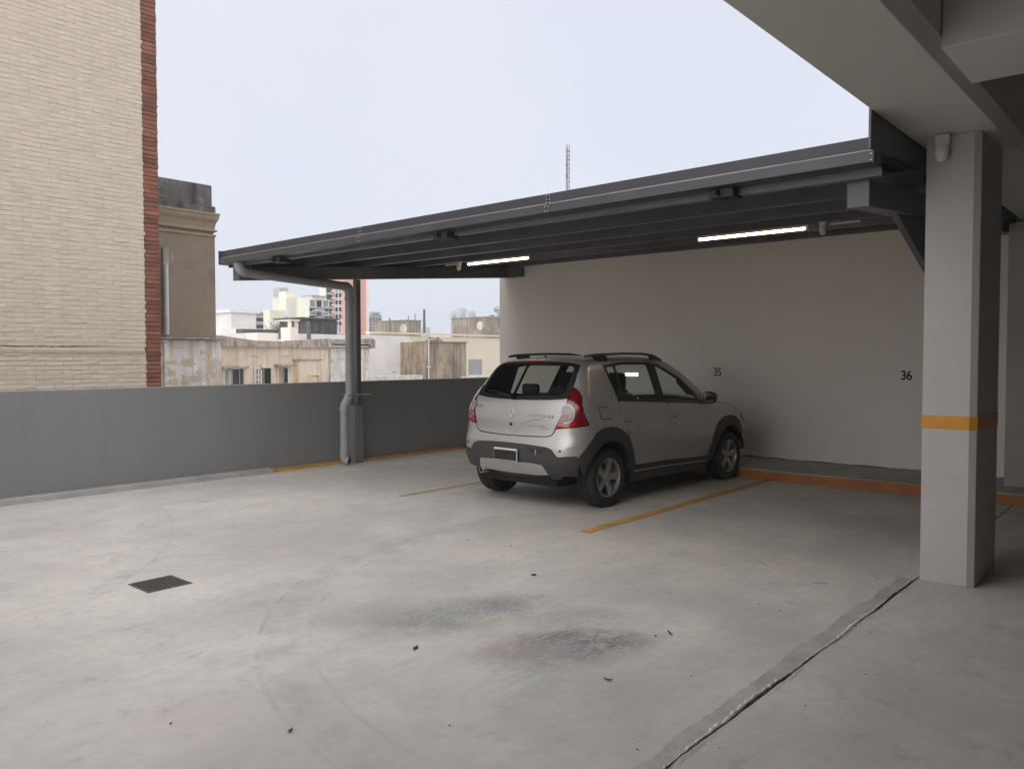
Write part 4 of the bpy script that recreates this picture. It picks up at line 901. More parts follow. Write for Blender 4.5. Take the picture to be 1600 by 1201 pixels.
for i in range(n-1): b.add([(lx[i], BY - .006, LED - .10), (lx[i+1], BY - .006, LED - .10), (lx[i+1], ly[i+1], LED - .065), (lx[i], ly[i], LED - .065), (lx[i], ly[i] + .002, lt[i] - .008), (lx[i+1], ly[i+1] + .002, lt[i+1] - .008), (lx[i+1], BY + .014, lt[i+1]), (lx[i], BY + .014, lt[i])], [(0, 1, 2, 3), (3, 2, 5, 4), (4, 5, 6, 7)])
hl(b).build('ledge', M['cream_brick'], bh, smooth=True, angle=60)
b = MB(); cx_ = np.linspace(2.2, 5.45, 140); cz_ = LED + .006 + np.cumsum(RNG.normal(0, .0010, 140)); cw_ = np.clip(RNG.normal(.005, .0022, 140), .001, .011)*np.clip((5.45 - cx_)*1.2, .15, 1)
for i in range(139): b.add([(cx_[i], BY - .007, cz_[i] - cw_[i]), (cx_[i+1], BY - .007, cz_[i+1] - cw_[i+1]), (cx_[i+1], BY - .007, cz_[i+1] + cw_[i+1]), (cx_[i], BY - .007, cz_[i] + cw_[i])], [(0, 1, 2, 3)])
hl(b).build('wall_crack', M['void'], bh)
def brick_mesh(nm, L, H, Dp, mat, jit):
    v = []
    for z, ins in ((0, .004), (.006, 0), (H - .006, 0), (H, .004)):
        for x, y in ((0, 0), (L, 0), (L, Dp), (0, Dp)):
            v.append((x + (ins if x == 0 else -ins) + random.gauss(0, jit), (y + ins if y == 0 else y) + random.gauss(0, jit), z + random.gauss(0, jit*.7)))
    f = [(3, 2, 1, 0), (12, 13, 14, 15)] + [(r*4 + k, r*4 + (k+1) % 4, (r+1)*4 + (k+1) % 4, (r+1)*4 + k) for r in range(3) for k in range(4)]
    me = bpy.data.meshes.new(nm); me.from_pydata(v, [], f); me.materials.append(mat); return me, v, f
BL = .245; var_c = [brick_mesh('brick', BL, CH - .006, .05, M['cream_brick'], .0018) for _ in range(6)]; var_r = [brick_mesh('brick', .238, CH - .010, .05, M['red_brick'], .0026) for _ in range(5)]
cells = []
for r in range(-2, 150):
    z = 1.055 + r*CH
    if z > 11.5: break
    if not (LED - .10 < z + CH*.5 < LED + .004):
        off = (r % 2)*.128 + random.uniform(-.012, .012)
        x = BX - .243 - off
        if off > .06: cells.append(('c', x + BL*0 + .004, z, off - .008))
        while x > .8:
            x -= BL + .003; cells.append(('c', x + .006, z, BL))
    cells.append(('r', BX - .239 + random.uniform(-.006, .004), z + random.uniform(-.002, .002), .238))
def inview(x, z):
    v = Vector((x, BY, z - CAMH)); d = v.dot(fw); px = 800 + FPX*v.dot(rt)/d; py = 600.5 - FPX*v.dot(up)/d
    return -20 < px < 1600 and -8 < py < 606
vis = [c for c in cells if inview(c[1] + c[3]*.5, c[2])]
vis.sort(key=lambda c: (c[0] != 'r', (c[1] - 0)**2 + BY**2 + (c[2] - CAMH)**2)); single = set(vis[:300]); rest = MB()
for c in cells:
    kind, x, z, L = c; me, v, f = random.choice(var_c if kind == 'c' else var_r); yy = BY + random.gauss(0, .0012) - (.004 if z < LED else 0)
    L0 = BL if kind == 'c' else .238
    if c in single:
        o = bpy.data.objects.new('brick', me); COL.objects.link(o); o.parent = bh; o.location = (x - BX, yy - BY, z - GZ); o.scale = (L/L0, 1, 1)
    else:
        rest.cur = 0 if kind == 'c' else 1
        rest.add([(p[0]*L/L0 + x - BX, p[1] + yy - BY, p[2] + z - GZ) for p in v], f)
rest.build('bricks', [M['cream_brick'], M['red_brick']], bh)['kind'] = 'stuff'
# --- generic building blocks standing at real distances
M['pane'] = pm('dark window pane', (.03, .032, .036), .15, var=.2, bump=0); M['open'] = pm('dark room opening', (.012, .011, .010), .9, bump=0)
M['frame_w'] = pm('white window frame', (.68, .67, .64), .5, var=.05, bump=0); M['curtain'] = pm('pale curtain', (.42, .36, .28), .9, var=.25, sc=14, bump=0)
def wmat(name, c, dirt=None, streak=None, var=.07, sc=.8, dsc=.7): return pm(name, c, .85, var=var, sc=sc, bump=.3, bsc=12, bd=.01, world=True, dirt=dirt, streak=streak, dsc=dsc, sharp=True)
M['stucco'] = wmat('old grey stucco', (.31, .245, .175), (.235, .185, .135), None, .08, 1.2)
M['stucco_tan'] = wmat('tan cornice stucco', (.40, .32, .215), (.22, .18, .14), None, .12, 2)
M['sooty'] = wmat('sooty weathered stucco', (.16, .145, .13), (.28, .25, .21), (.06, .055, .05), .25, 3, 2.5)
M['patchy'] = wmat('patchy limewash', (.82, .78, .72), (.52, .46, .41), (.66, .50, .34), .12, 2.2, 2.6)
M['peach'] = wmat('peach plaster', (.84, .70, .54), (.74, .60, .45), (.66, .55, .43), .05, .9, .9)
M['coping'] = wmat('stained coping', (.50, .42, .34), (.30, .26, .215), (.24, .21, .18), .15, 2.5, 2.0)
M['flaky'] = wmat('flaking white plaster', (.82, .79, .74), (.55, .48, .42), (.66, .59, .52), .1, 3, 3.2)
M['yellowish'] = wmat('pale yellow plaster', (.83, .73, .56), (.79, .70, .54), None, .03, .6, .6)
M['white_pl2'] = wmat('white plaster', (.86, .83, .80), (.78, .74, .70), None, .04, .6, .6)
M['tankc'] = wmat('streaked raw concrete', (.42, .33, .235), (.27, .21, .155), (.17, .135, .10), .15, 1.6, 1.2)
M['tankg'] = wmat('grey tank concrete', (.32, .285, .245), (.20, .175, .15), (.14, .125, .11), .12, 1.5, 1.2)
M['corr'] = wmat('weathered dark sheet', (.115, .115, .11), (.19, .185, .175), (.07, .07, .07), .2, 2, 2)
M['block_cream'] = wmat('pale cream render', (.80, .77, .63)); M['block_white'] = wmat('white render', (.86, .81, .77)); M['block_grey'] = wmat('grey render', (.48, .46, .46))
M['block_pink'] = wmat('salmon pink render', (.68, .34, .28)); M['block_brick'] = wmat('pale brick render', (.45, .27, .22)); M['tower'] = wmat('pale tower', (.40, .36, .37))
def block(name, pxs, pyt, Y, mat, label, cat='building', zb=None, depth=None, group=None, roofm=None):
    """pxs=(left, corner, right) photo columns: -X face spans left..corner, -Y face spans corner..right"""
    c = at(pxs[1], pyt, Y); r_ = at(pxs[2], pyt, Y); x0, x1, zt = c.x, r_.x, c.z
    if depth is None: depth = max(3., atx(pxs[0], pyt, x0).y - Y) if pxs[0] < pxs[1] - .5 else 8.
    zb = GZ if zb is None else zb
    t = empty(name, (x0, Y, zb), label, cat, group); t['x0'] = x0; t['x1'] = x1; t['Y'] = Y; t['zb'] = zb; t['zt'] = zt; t['d'] = depth
    MB().box(0, x1 - x0, 0, depth, 0, zt - zb).build('wall', mat, t)
    return t
def loc(t, px, py): p = at(px, py, t['Y']); return p.x - t['x0'], p.z - t['zb']
def locx(t, px, py): p = atx(px, py, t['x0']); return p.y - t['Y'], p.z - t['zb']
def slab(t, name, mat, px0, py0, px1, py1, out=.15, inn=0.0, bev=0):
    (x0, z1), (x1, z0) = loc(t, px0, py0), loc(t, px1, py1)
    return MB().box(x0, x1, -out, inn - .002, z0, z1).build(name, mat, t, bevel=bev)
def window(t, px0, py0, px1, py1, mat='pane', fr='frame_w', bars=(1, 1), fw_=.05, out=.06, sill=None):
    (x0, z1), (x1, z0) = loc(t, px0, py0), loc(t, px1, py1)
    b = MB(); b.cur = 0; b.box(x0, x1, -.02, -.004, z0, z1); b.cur = 1; f = fw_
    b.box(x0 - f, x0, -out, -.003, z0 - f, z1 + f).box(x1, x1 + f, -out, -.003, z0 - f, z1 + f).box(x0, x1, -out, -.003, z1, z1 + f).box(x0, x1, -out, -.003, z0 - f, z0)
    for i in range(1, bars[0]): x = x0 + (x1-x0)*i/bars[0]; b.box(x - f*.35, x + f*.35, -out*.8, -.021, z0, z1)
    for i in range(1, bars[1]): z = z0 + (z1-z0)*i/bars[1]; b.box(x0, x1, -out*.75, -.021, z - f*.35, z + f*.35)
    return b.build('window', [M[mat], M[fr]], t)
# old grey stucco house with cornice, behind the brick corner
h = empty('stucco_house', (at(338, 560, 17).x, 17, GZ), 'old grey stucco house end with moulded cornice and sooty parapet', 'house')
xr = h.location.x; zz = lambda py: at(300, py, 17).z - GZ
MB().box(-4.5, 0, 0, 9, zz(527), zz(367)).build('wall', M['stucco'], h)
MB().box(-4.5, -.03, .04, 9, zz(318), zz(284)).build('parapet', M['sooty'], h, bevel=.02)
MB().box(-4.5, .02, -.03, 9, zz(330), zz(318)).build('coping', M['sooty'], h, bevel=.02)
pr = [(0, 367), (.03, 366), (.03, 363), (-.05, 362), (-.05, 360), (.07, 358), (.07, 356), (.0, 355), (.0, 352), (.03, 345), (.10, 340), (.12, 337), (.12, 334), (.15, 333), (.15, 330), (.0, 330)]
b = MB(); vs = []; n = len(pr); x1_ = [min(.05, d*.35) for d, _ in pr]
vs = [(-4.5, -d - .01, zz(p)) for d, p in pr] + [(x1_[i], -d - .01, zz(p)) for i, (d, p) in enumerate(pr)] + [(x1_[i], 6, zz(p)) for i, (d, p) in enumerate(pr)]
for j in range(n-1): b.add([vs[j], vs[j+1], vs[n+j+1], vs[n+j]], [(3, 2, 1, 0)]); b.add([vs[n+j], vs[n+j+1], vs[2*n+j+1], vs[2*n+j]], [(3, 2, 1, 0)])
b.build('cornice', M['stucco_tan'], h)
MB().box(-4.5, -.02, .02, 8, zz(368), zz(329)).build('cornice_core', M['stucco_tan'], h)
b = MB()                                              # broken plaster edge and the old duct on the left
pl_ = [(252, 388), (262, 386), (265, 395), (268, 402), (266, 412), (261, 414), (258, 420), (258, 470), (262, 520), (252, 524)]
b.prism([(at(p, q, 17).x - xr, at(p, q, 17).z - GZ) for p, q in pl_], -.09, 0.0, 1); b.build('broken_plaster', M['coping'], h, fix=True)
MB().tube([(at(254, 415, 17).x - xr, -.16, zz(418)), (at(254, 415, 17).x - xr, -.16, zz(524))], .045, 10).build('drain_pipe', M['frame_w'], h, smooth=True)
h2 = block('limewashed_wall', (240, 240, 345), 530, 16.4, M['patchy'], 'patchy limewashed house wall below the grey stucco house', 'house', depth=.55)
slab(h2, 'ledge', M['coping'], 238, 526.5, 347, 531, .18, .5, .02)
def rough_patch(t, px0, py0, px1, py1, mat, name='exposed_patch', n=26, amp=.22):
    (x0, z1), (x1, z0) = loc(t, px0, py0), loc(t, px1, py1); cx, cz, rx, rz_ = (x0+x1)/2, (z0+z1)/2, (x1-x0)/2, (z1-z0)/2; q = []
    for k in range(n):
        a = 2*PI*k/n; f = (1 + random.gauss(0, amp))/max(abs(math.cos(a)), abs(math.sin(a)))**.75
        q.append((cx + rx*f*math.cos(a)*.85, cz + rz_*f*math.sin(a)*.85))
    return MB().prism(q, -random.uniform(.006, .011), .004, 1).build(name, mat, t, fix=True)
M['ochre'] = wmat('exposed ochre plaster', (.70, .56, .40), (.60, .50, .38)); M['greyp'] = wmat('grey bare patch', (.62, .575, .53))
for a_, b_, c_, d_, m_ in ((256, 563, 275, 569, 'ochre'), (283, 560, 304, 573, 'ochre'), (262, 578, 274, 588, 'ochre'), (283, 586, 300, 598, 'ochre'), (308, 575, 318, 590, 'greyp'), (322, 583, 330, 594, 'greyp'), (262, 592, 280, 600, 'ochre'), (312, 548, 330, 553, 'greyp'), (330, 560, 341, 575, 'greyp'), (270, 541, 290, 545, 'greyp')): rough_patch(h2, a_, b_, c_, d_, M[m_])
slab(h2, 'downpipe', M['frame_w'], 253.5, 535, 255.5, 606, .08, -.02)
# peach house, left part
h3 = block('peach_house', (343, 343.5, 456), 541, 24, M['peach'], 'low peach house with three wooden windows behind the parapet', 'house', depth=7)
b = MB(); q = [(343, 524), (385, 530), (400, 532), (456, 534)]
for i in range(3):
    (xa, za), (xb, zb_) = loc(h3, *q[i]), loc(h3, *q[i+1]); z0 = loc(h3, 400, 541.5)[1]
    b.hexa([(xa, -.10, z0), (xb, -.10, z0), (xb, .4, z0), (xa, .4, z0), (xa, -.06, za), (xb, -.06, zb_), (xb, .4, zb_), (xa, .4, za)])
b.build('roof_parapet', M['coping'], h3)
slab(h3, 'coping', M['coping'], 342, 540.5, 457, 542.5, .16)
slab(h3, 'lintel', M['coping'], 344, 572.5, 385, 575, .22); slab(h3, 'lintel', M['coping'], 427, 569, 457, 572, .25)
window(h3, 349.5, 577, 357, 601, 'curtain', bars=(1, 1)); window(h3, 357.5, 577, 373, 601, 'pane', bars=(1, 1)); window(h3, 375.5, 577, 378.5, 601, 'open', fr='coping')
slab(h3, 'curtain', M['curtain'], 358.5, 577.5, 363, 600, .028, -.02)
window(h3, 398, 577, 408.5, 601, 'curtain', bars=(2, 3)); window(h3, 411, 575, 422.5, 600, 'open', fr='peach', fw_=.12); window(h3, 434, 575, 441.5, 601, 'curtain', fr='peach'); window(h3, 443.5, 575, 448.5, 600, 'open')
slab(h3, 'wall_crack', M['coping'], 392, 556.5, 403, 557.5, .012); slab(h3, 'wall_crack', M['coping'], 440, 555.5, 454, 556.5, .012)
# peach house, right part set a little further back with flaking end
h4 = block('flaking_house', (455, 455.5, 577), 543, 25.5, M['peach'], 'weathered peach house with stained roof band and flaking white end', 'house', depth=6)
b = MB(); q = [(453, 532), (510, 529), (517, 530), (577, 529)]
for i in range(3):
    (xa, za), (xb, zb_) = loc(h4, *q[i]), loc(h4, *q[i+1]); z0 = loc(h4, 500, 543.5)[1]
    b.hexa([(xa, -.12, z0), (xb, -.12, z0), (xb, .4, z0), (xa, .4, z0), (xa, -.07, za), (xb, -.07, zb_), (xb, .4, zb_), (xa, .4, za)])
b.build('roof_band', M['coping'], h4); 
slab(h4, 'flaking_plaster', M['flaky'], 516, 543.5, 557, 606, .03)
for q_ in range(11):
    u_, v_ = random.uniform(518, 553), random.uniform(553, 596); rough_patch(h4, u_, v_, u_ + random.uniform(2, 6), v_ + random.uniform(2, 5), M['greyp'], 'bare_patch', 14).location.y = -.03
slab(h4, 'flaking_plaster', M['patchy'], 557.2, 543.5, 575.5, 606, .035)
slab(h4, 'cornice', M['coping'], 516, 535, 575, 538, .28); slab(h4, 'cornice', M['flaky'], 516, 540, 574, 542.5, .22)
for k in range(26):                                   # crumbling corner of the cornice
    x_, z_ = loc(h4, 571 + random.random()*6, 531 + random.random()*11)
    if k == 0: cr = MB()
    s_ = random.uniform(.03, .08); cr.hexa([(x_ + dx*s_, -.2 + dy*s_*1.5 + random.uniform(-.05, .05), z_ + dz*s_) for dx, dy, dz in ((-1, -1, -1), (1, -1, -.8), (1, 1, -1), (-.8, 1, -1), (-1, -.7, 1), (.7, -1, 1), (1, 1, .8), (-1, 1, 1))])
cr.build('crumbled_cornice', M['coping'], h4)['kind'] = 'stuff'
slab(h4, 'crack', M['coping'], 513.5, 546, 514.8, 600, .035); slab(h4, 'eave', M['coping'], 458, 561, 495, 563, .35); slab(h4, 'annexe', M['peach'], 460, 563, 493, 608, .30)
window(h4, 477, 586, 489.5, 606, 'pane', fr='peach', out=.36)
slab(h4, 'rain_stain', M['coping'], 454.5, 532, 456, 566, .05)
# roof things on the peach houses
t = block('roof_terrace', (380, 402, 640), 519.5, 31, M['white_pl2'], 'white rendered roof terrace wall behind the peach houses', 'wall', depth=9)
d = block('dark_roof_wall', (375, 376, 455), 513.5, 33, M['corr'], 'long dark stained roof wall behind the peach house', 'wall', depth=.4, zb=0.5)
c_ = block('chimney', (453, 453.5, 466), 511, 30, M['white_pl2'], 'white square chimney with open cap on the low roofs', 'chimney', depth=.9, zb=1.0)
slab(c_, 'cap', M['white_pl2'], 452, 499, 467, 501.5, .1, .9); slab(c_, 'cap_post', M['white_pl2'], 453.5, 501.5, 456, 511, .0, .2); slab(c_, 'cap_post', M['white_pl2'], 463.5, 501.5, 466, 511, .0, .2)
k = block('sheet_metal_shed', (474, 478, 526), 498, 32, M['corr'], 'dark weathered corrugated box on the roof terrace', 'shed', zb=1.6, depth=2.2)
x0_, _ = loc(k, 478, 500); xw = loc(k, 526, 500)[0]; hz = k['zt'] - k['zb']
rib = None
for i in range(24):
    if rib is None: rib = MB().box(-.02, .02, -.035, -.002, 0, hz - .02).build('rib', M['corr'], k, loc=(xw*(i+.5)/24, 0, 0))
    else: share(rib, k, (xw*(i+.5)/24, 0, 0))
MB().box(-.35, xw + .06, -.15, 2.2, hz, hz + .07).build('roof', M['corr'], k)
def mast(px, py0, py1, Y, rad, lab, grp=None):
    a, b_ = at(px, py1, Y), at(px, py0, Y); o = MB().tube([(0, 0, 0), (0, 0, b_.z - a.z)], [rad, rad*.8], 8).build('vent_pipe', M['steel'], loc=tuple(a)); return tag(o, lab, 'pipe', grp)
mast(482.5, 502, 530, 29.5, .10, 'dark flue pipe in front of the corrugated roof box')
mast(448, 494, 522, 31, .025, 'thin aerial pole left of the white chimney'); mast(437, 507, 530, 29, .05, 'short dark pipe on the roof left of the chimney')
mast(609, 497, 522, 36, .05, 'thin pole on the yellow roof left of the grey tank'); mast(663, 483, 523, 36, .085, 'tall dark pole on the yellow roof right of the grey tank')
mast(638, 492, 503, 36, .03, 'thin rod above the middle of the left grey tank'); mast(648.5, 490, 503, 36, .03, 'thin rod above the right side of the left grey tank')
# bare shrub on the roof
sb = empty('bare_shrub', tuple(at(437, 521, 31.5)), 'small bare grey shrub on the low roof', 'shrub'); b = MB()
for i in range(60):
    a, e = random.uniform(0, 2*PI), random.uniform(.2, 1.3); L = random.uniform(.25, .65); p0 = Vector((random.uniform(-.25, .25), random.uniform(-.2, .2), .0)); p1 = p0 + Vector((math.cos(a)*math.cos(e), math.sin(a)*math.cos(e), math.sin(e)))*L; p2 = p1 + Vector((random.uniform(-.2, .2), random.uniform(-.2, .2), random.uniform(0, .2)))
    b.tube([p0, p1, p2], [.012, .008, .004], 4, cap=False)
tw = b.build('twigs', M['corr'], sb); tw['kind'] = 'stuff'
# long pale yellow house with roof tanks
yb = block('yellow_house', (575, 576, 800), 523.5, 34, M['yellowish'], 'long pale yellow flat roofed house with shutters behind the parapet', 'house', depth=10)
slab(yb, 'roof_edge', M['yellowish'], 576, 520.5, 800, 524.5, .12, .3); slab(yb, 'white_end', M['white_pl2'], 572, 524.6, 583, 606, .06)
ac = empty('air_conditioner', tuple(at(593, 569, 33.7)), 'beige air conditioner box on the yellow house wall', 'air conditioner')
MB().box(-.19, .19, -.02, .29, -.20, .20).build('casing', M['frame_w'], ac, bevel=.02); MB().box(-.17, .0, -.03, -.0205, -.16, .16).build('grille', M['block_grey'], ac)
for i in range(5): MB().box(-.165, -.005, -.036, -.0305, -.14 + i*.065, -.12 + i*.065).build('slat', M['frame_w'], ac)
M['shut'] = pm('grey slatted shutter', (.33, .29, .28), .7, var=.1, bump=0, world=True)
def shutter(px0, py0, px1, py1, n, mat):
    (x0, z1), (x1, z0) = loc(yb, px0, py0), loc(yb, px1, py1); b = MB().box(x0, x1, -.03, -.003, z0, z1); w = b.build('window_shutter', mat, yb)
    for i in range(n):
        z = z0 + (z1-z0)*(i+.5)/n; MB().hexa([(x0+.02, -.055, z-.04), (x1-.02, -.055, z-.04), (x1-.02, -.031, z-.045), (x0+.02, -.031, z-.045), (x0+.02, -.045, z+.03), (x1-.02, -.045, z+.03), (x1-.02, -.031, z+.035), (x0+.02, -.031, z+.035)]).build('slat', mat, w)
shutter(606, 560, 623.5, 582.5, 9, M['shut']); M['shut2'] = pm('pale grey shutter', (.42, .39, .41), .7, var=.06, bump=0, world=True); shutter(732, 561, 752.5, 585.5, 9, M['shut2'])
slab(yb, 'sill', M['white_pl2'], 731, 586, 754, 588.5, .15)
# bright bulb-like lamp / bird-white flower pot in front of the shutter
lp = empty('plant_pot', tuple(at(612, 592, 30)), 'small pot with a white bloom in front of the grey shutter', 'pot')
MB().lathe([(0, 0), (.10, 0), (.13, .26), (.11, .26), (0, .22)], 12, 'Z', (0, 0, -.1)).build('pot', M['coping'], lp, smooth=True, fix=True)
b = MB()
for i in range(26):
    a = random.uniform(0, 2*PI); r_ = random.uniform(.02, .22); c0 = Vector((math.cos(a)*r_ + .05, math.sin(a)*r_*.6, .30 + random.uniform(0, .16) - r_*.25)); s_ = random.uniform(.04, .08)
    b.add([c0 + Vector((s_*random.uniform(-1, 1), s_*random.uniform(-1, 1), s_*random.uniform(-.6, .8))) for _ in range(4)], [(0, 1, 2), (0, 2, 3), (1, 2, 3)])
b.build('bloom', M['frame_w'], lp)['kind'] = 'stuff'
bw = block('low_garden_wall', (560, 560.5, 660), 588, 28, M['flaky'], 'low stained wall top just above the parapet', 'wall', depth=.5)
bw2 = block('low_garden_wall', (730, 731, 800), 588, 28, M['flaky'], 'low pale wall stub right of the concrete tank block', 'wall', depth=.5)
# big streaked concrete tank block
tb = block('concrete_tank_block', (652, 668, 728.5), 534, 29, M['tankc'], 'big streaked brown concrete water tank block above the parapet', 'water tank', zb=-1.0)
slab(tb, 'roof_slab', M['tankc'], 667, 532.5, 729.5, 535.5, .08, 1.0)
x_, z_ = loc(tb, 690, 532.5); MB().lathe([(0, 0), (.40, 0), (.43, .03), (.40, .08), (.29, .09), (.29, .17), (.26, .20), (0, .21)], 24, 'Z', (x_, .55, z_ + .01)).build('hatch_lid', M['tankc'], tb, smooth=True, fix=True)
x_, z_ = loc(tb, 668.5, 600); MB().tube([(x_, -.07, z_), (x_, -.07, loc(tb, 668.5, 530)[1])], .035, 8).build('riser_pipe', M['frame_w'], tb, smooth=True)
xx, zz_ = loc(tb, 668.5, 573); MB().box(xx - .09, xx + .09, -.12, -.02, zz_ - .05, zz_ + .05).build('valve', M['galv'], tb)
M['cover'] = wmat('weathered round cover', (.62, .56, .50), (.48, .43, .38), (.40, .36, .32))
# two roof tanks with round covers
for (a, c, r_, y0, Y, lab) in ((625, 637, 657.5, 501, 35, 'left grey concrete roof tank with a round cover'), (743, 757.5, 779, 496, 35, 'right grey concrete roof tank beside the tree')):
    k = block('roof_tank', (a, c, r_), y0, Y, M['tankg'], lab, 'water tank', zb=at(c, 524, Y).z - .25, group='grey concrete roof tanks')
    ya, za = locx(k, a + (c-a)*.55, y0 + 13); MB().lathe([(0, -.08), (.26, -.075), (.29, -.05), (.29, 0)], 22, 'X', (0, ya, za)).build('round_cover', M['cover'], k, smooth=True, fix=True)
    MB().box(-.04, k['x1'] - k['x0'] + .04, -.04, k['d'] + .04, k['zt'] - k['zb'], k['zt'] - k['zb'] + .06).build('lid_slab', M['tankg'], k)
# --- mid distance blocks
def winrows(t, cols, rows, w, hgt, face='y', mat='pane', balcony=None):
    """window pieces laid out in pixel columns/rows of the photograph's facade"""
    first = None
    for px in cols:
        for py in rows:
            if face == 'y': x, z = loc(t, px, py); p = (x, 0, z); r = 0
            else: y, z = locx(t, px, py); p = (0, y, z); r = -PI/2
            if first is None:
                b = MB(); b.box(-w/2, w/2, -.06, -.01, -hgt/2, hgt/2); b.cur = 1; f = .09
                b.box(-w/2 - f, -w/2, -.14, -.01, -hgt/2 - f, hgt/2 + f).box(w/2, w/2 + f, -.14, -.01, -hgt/2 - f, hgt/2 + f).box(-w/2, w/2, -.14, -.01, hgt/2, hgt/2 + f).box(-w/2, w/2, -.20, -.01, -hgt/2 - f, -hgt/2).box(-.05, .05, -.11, -.061, -hgt/2, hgt/2)
                first = b.build('window', [M[mat], M['block_white']], t)
            else: first = share(first, t)
            first.location = p; first.rotation_euler = (0, 0, r)
M['pane_far'] = pm('distant window pane', (.24, .25, .26), .3, var=.2, bump=0)
def roofbox(t, name, mat, pxs, pyt, Y, zb=None):
    c = at(pxs[1], pyt, Y); r_ = at(pxs[2], pyt, Y); d = max(1.5, atx(pxs[0], pyt, c.x).y - Y); z0 = t['zt'] + .01 if zb is None else zb
    return MB().box(c.x - t['x0'], r_.x - t['x0'], Y - t['Y'], Y - t['Y'] + d, z0 - t['zb'], c.z - t['zb']).build(name, mat, t)
wb = block('white_block', (345, 361, 400), 488, 75, M['block_white'], 'plain white block in the mid distance beside the stucco house')
MB().box(-.3, wb['x1'] - wb['x0'] + .3, -.3, wb['d'] + .3, wb['zt'] - wb['zb'], wb['zt'] - wb['zb'] + .35).build('roof_edge', M['block_white'], wb)
lw = block('low_white_house', (338, 346, 378), 512, 40, M['white_pl2'], 'low white flat roofed house left of the dark roof wall', 'house')
gw = block('grey_window_block', (402, 408, 418), 492, 95, M['block_grey'], 'narrow grey block with windows between the white and cream blocks')
winrows(gw, (413,), (497, 505, 513), 2.6, 1.5, 'y', 'pane_far')
cb_ = block('cream_block', (430, 447, 484), 464, 88, M['block_cream'], 'cream building stepped up to a taller roof with grey corner')
roofbox(cb_, 'lower_wing', M['block_cream'], (413, 422, 446), 484, 86, GZ); roofbox(cb_, 'stair_tower', M['block_cream'], (436, 446, 461), 455, 89.5); roofbox(cb_, 'lift_house', M['block_grey'], (431.5, 437, 450), 449, 93)
slab(cb_, 'ledge', M['block_grey'], 424, 498, 434, 499.2, 2.3, -2.0); slab(cb_, 'ledge', M['block_grey'], 426, 506, 433, 507.4, 2.3, -2.0)
bb = block('balcony_block', (480, 487, 508.5), 462, 78, M['block_cream'], 'beige apartment block with balconies right of the cream building')
slab(bb, 'roof_edge', M['block_grey'], 486, 461, 509, 463.5, .3, 2)
winrows(bb, (493, 502.5), (478, 490, 502, 514), 1.7, 1.3, 'y', 'pane_far')
for i, py in enumerate((486, 498, 510)):
    (xa, za), (xb, zb_) = loc(bb, 487.5, py - 3), loc(bb, 498, py + .8); q = MB().box(xa, xb, -1.2, -.003, zb_, zb_ + .18).build('balcony', M['block_grey'], bb); MB().box(xa, xb, -1.2, -1.1, zb_ + .181, za).build('railing', M['block_grey'], q)
wt = block('white_balcony_tower', (513.5, 516, 523), 441, 110, M['block_white'], 'slim white tower with stacked balconies beside the pink building')
winrows(wt, (519.5,), [448 + i*11 for i in range(7)], 2.6, 2.4, 'y', 'pane_far')
for i in range(7):
    (xa, za), (xb, zb_) = loc(wt, 516, 454 + i*11), loc(wt, 523, 456 + i*11); MB().box(xa, xb, -1.0, -.003, zb_, za).build('balcony', M['block_white'], wt)
pk = block('pink_building', (523, 540, 573.5), 425, 100, M['block_pink'], 'tall salmon pink building behind the rainwater pipe')
winrows(pk, (529.5,), [456 + i*11 for i in range(6)], 1.6, 1.8, 'x', 'pane_far')
slab(pk, 'corner_pier', M['block_white'], 571.5, 424, 574.5, 540, .4, 2)
gb = block('grey_gridded_block', (574, 579, 592.5), 487.5, 120, M['block_grey'], 'grey office block with rows of small windows right of the pink building')
slab(gb, 'roof_band', M['block_grey'], 578.5, 487, 593, 490, .4, 2)
winrows(gb, (582, 586, 590), [498 + i*4.6 for i in range(5)], 1.6, 1.5, 'y', 'pane_far')
lg = block('hazy_low_block', (602, 604, 622), 511, 170, M['block_grey'], 'low hazy block behind the left roof tank'); lg2 = block('hazy_low_block', (664, 666, 672), 511, 170, M['block_grey'], 'tiny hazy block behind the tall roof pole')
t1 = block('hazy_tower', (704, 708, 714), 486.5, 420, M['tower'], 'pale hazy tower, left of the far pair', 'tower', group='far hazy towers'); t2 = block('hazy_tower', (714, 720, 729), 481, 430, M['tower'], 'tallest pale hazy tower, middle of the far group', 'tower', group='far hazy towers'); t3 = block('hazy_tower', (728, 733, 743), 487, 420, M['tower'], 'pale hazy tower, right of the far group', 'tower', group='far hazy towers')
for t_, cols in ((t1, (710.5, )), (t2, (722.5, 726.5)), (t3, (735.5, 740))): winrows(t_, cols, [493 + i*6 for i in range(5)], 5, 7, 'y', 'block_grey')
# --- tree beside the wall edge
tr = empty('tree', (at(777, 520, 75).x, 75, GZ), 'pale green bushy tree at the edge of the white wall', 'tree')
M['foliage'] = pm('tree leaves', (.085, .125, .045), .8, var=.35, sc=.9, bump=0, world=True)
M['bark'] = pm('tree bark', (.10, .08, .06), .9, var=.2, bump=.3, bsc=20)
ht = at(777, 468, 75).z - GZ
b = MB().tube([(0, 0, 0), (.1, 0, ht*.35), (0, .1, ht*.62)], [.32, .24, .14], 10)
for a in range(7): an = a*.9; b.tube([(0, 0, ht*(.4 + .03*a)), (math.cos(an)*1.1, math.sin(an)*1.1, ht*(.55 + .03*a)), (math.cos(an)*2.0, math.sin(an)*2.0, ht*(.66 + .03*a))], [.11, .07, .03], 6)
b.build('trunk', M['bark'], tr, smooth=True)
b = MB(); cl_ = [(Vector((random.gauss(0, 1.25), random.gauss(0, 1.25), ht*.74 + random.gauss(0, 1.35))), random.uniform(.5, .95)) for _ in range(34)]
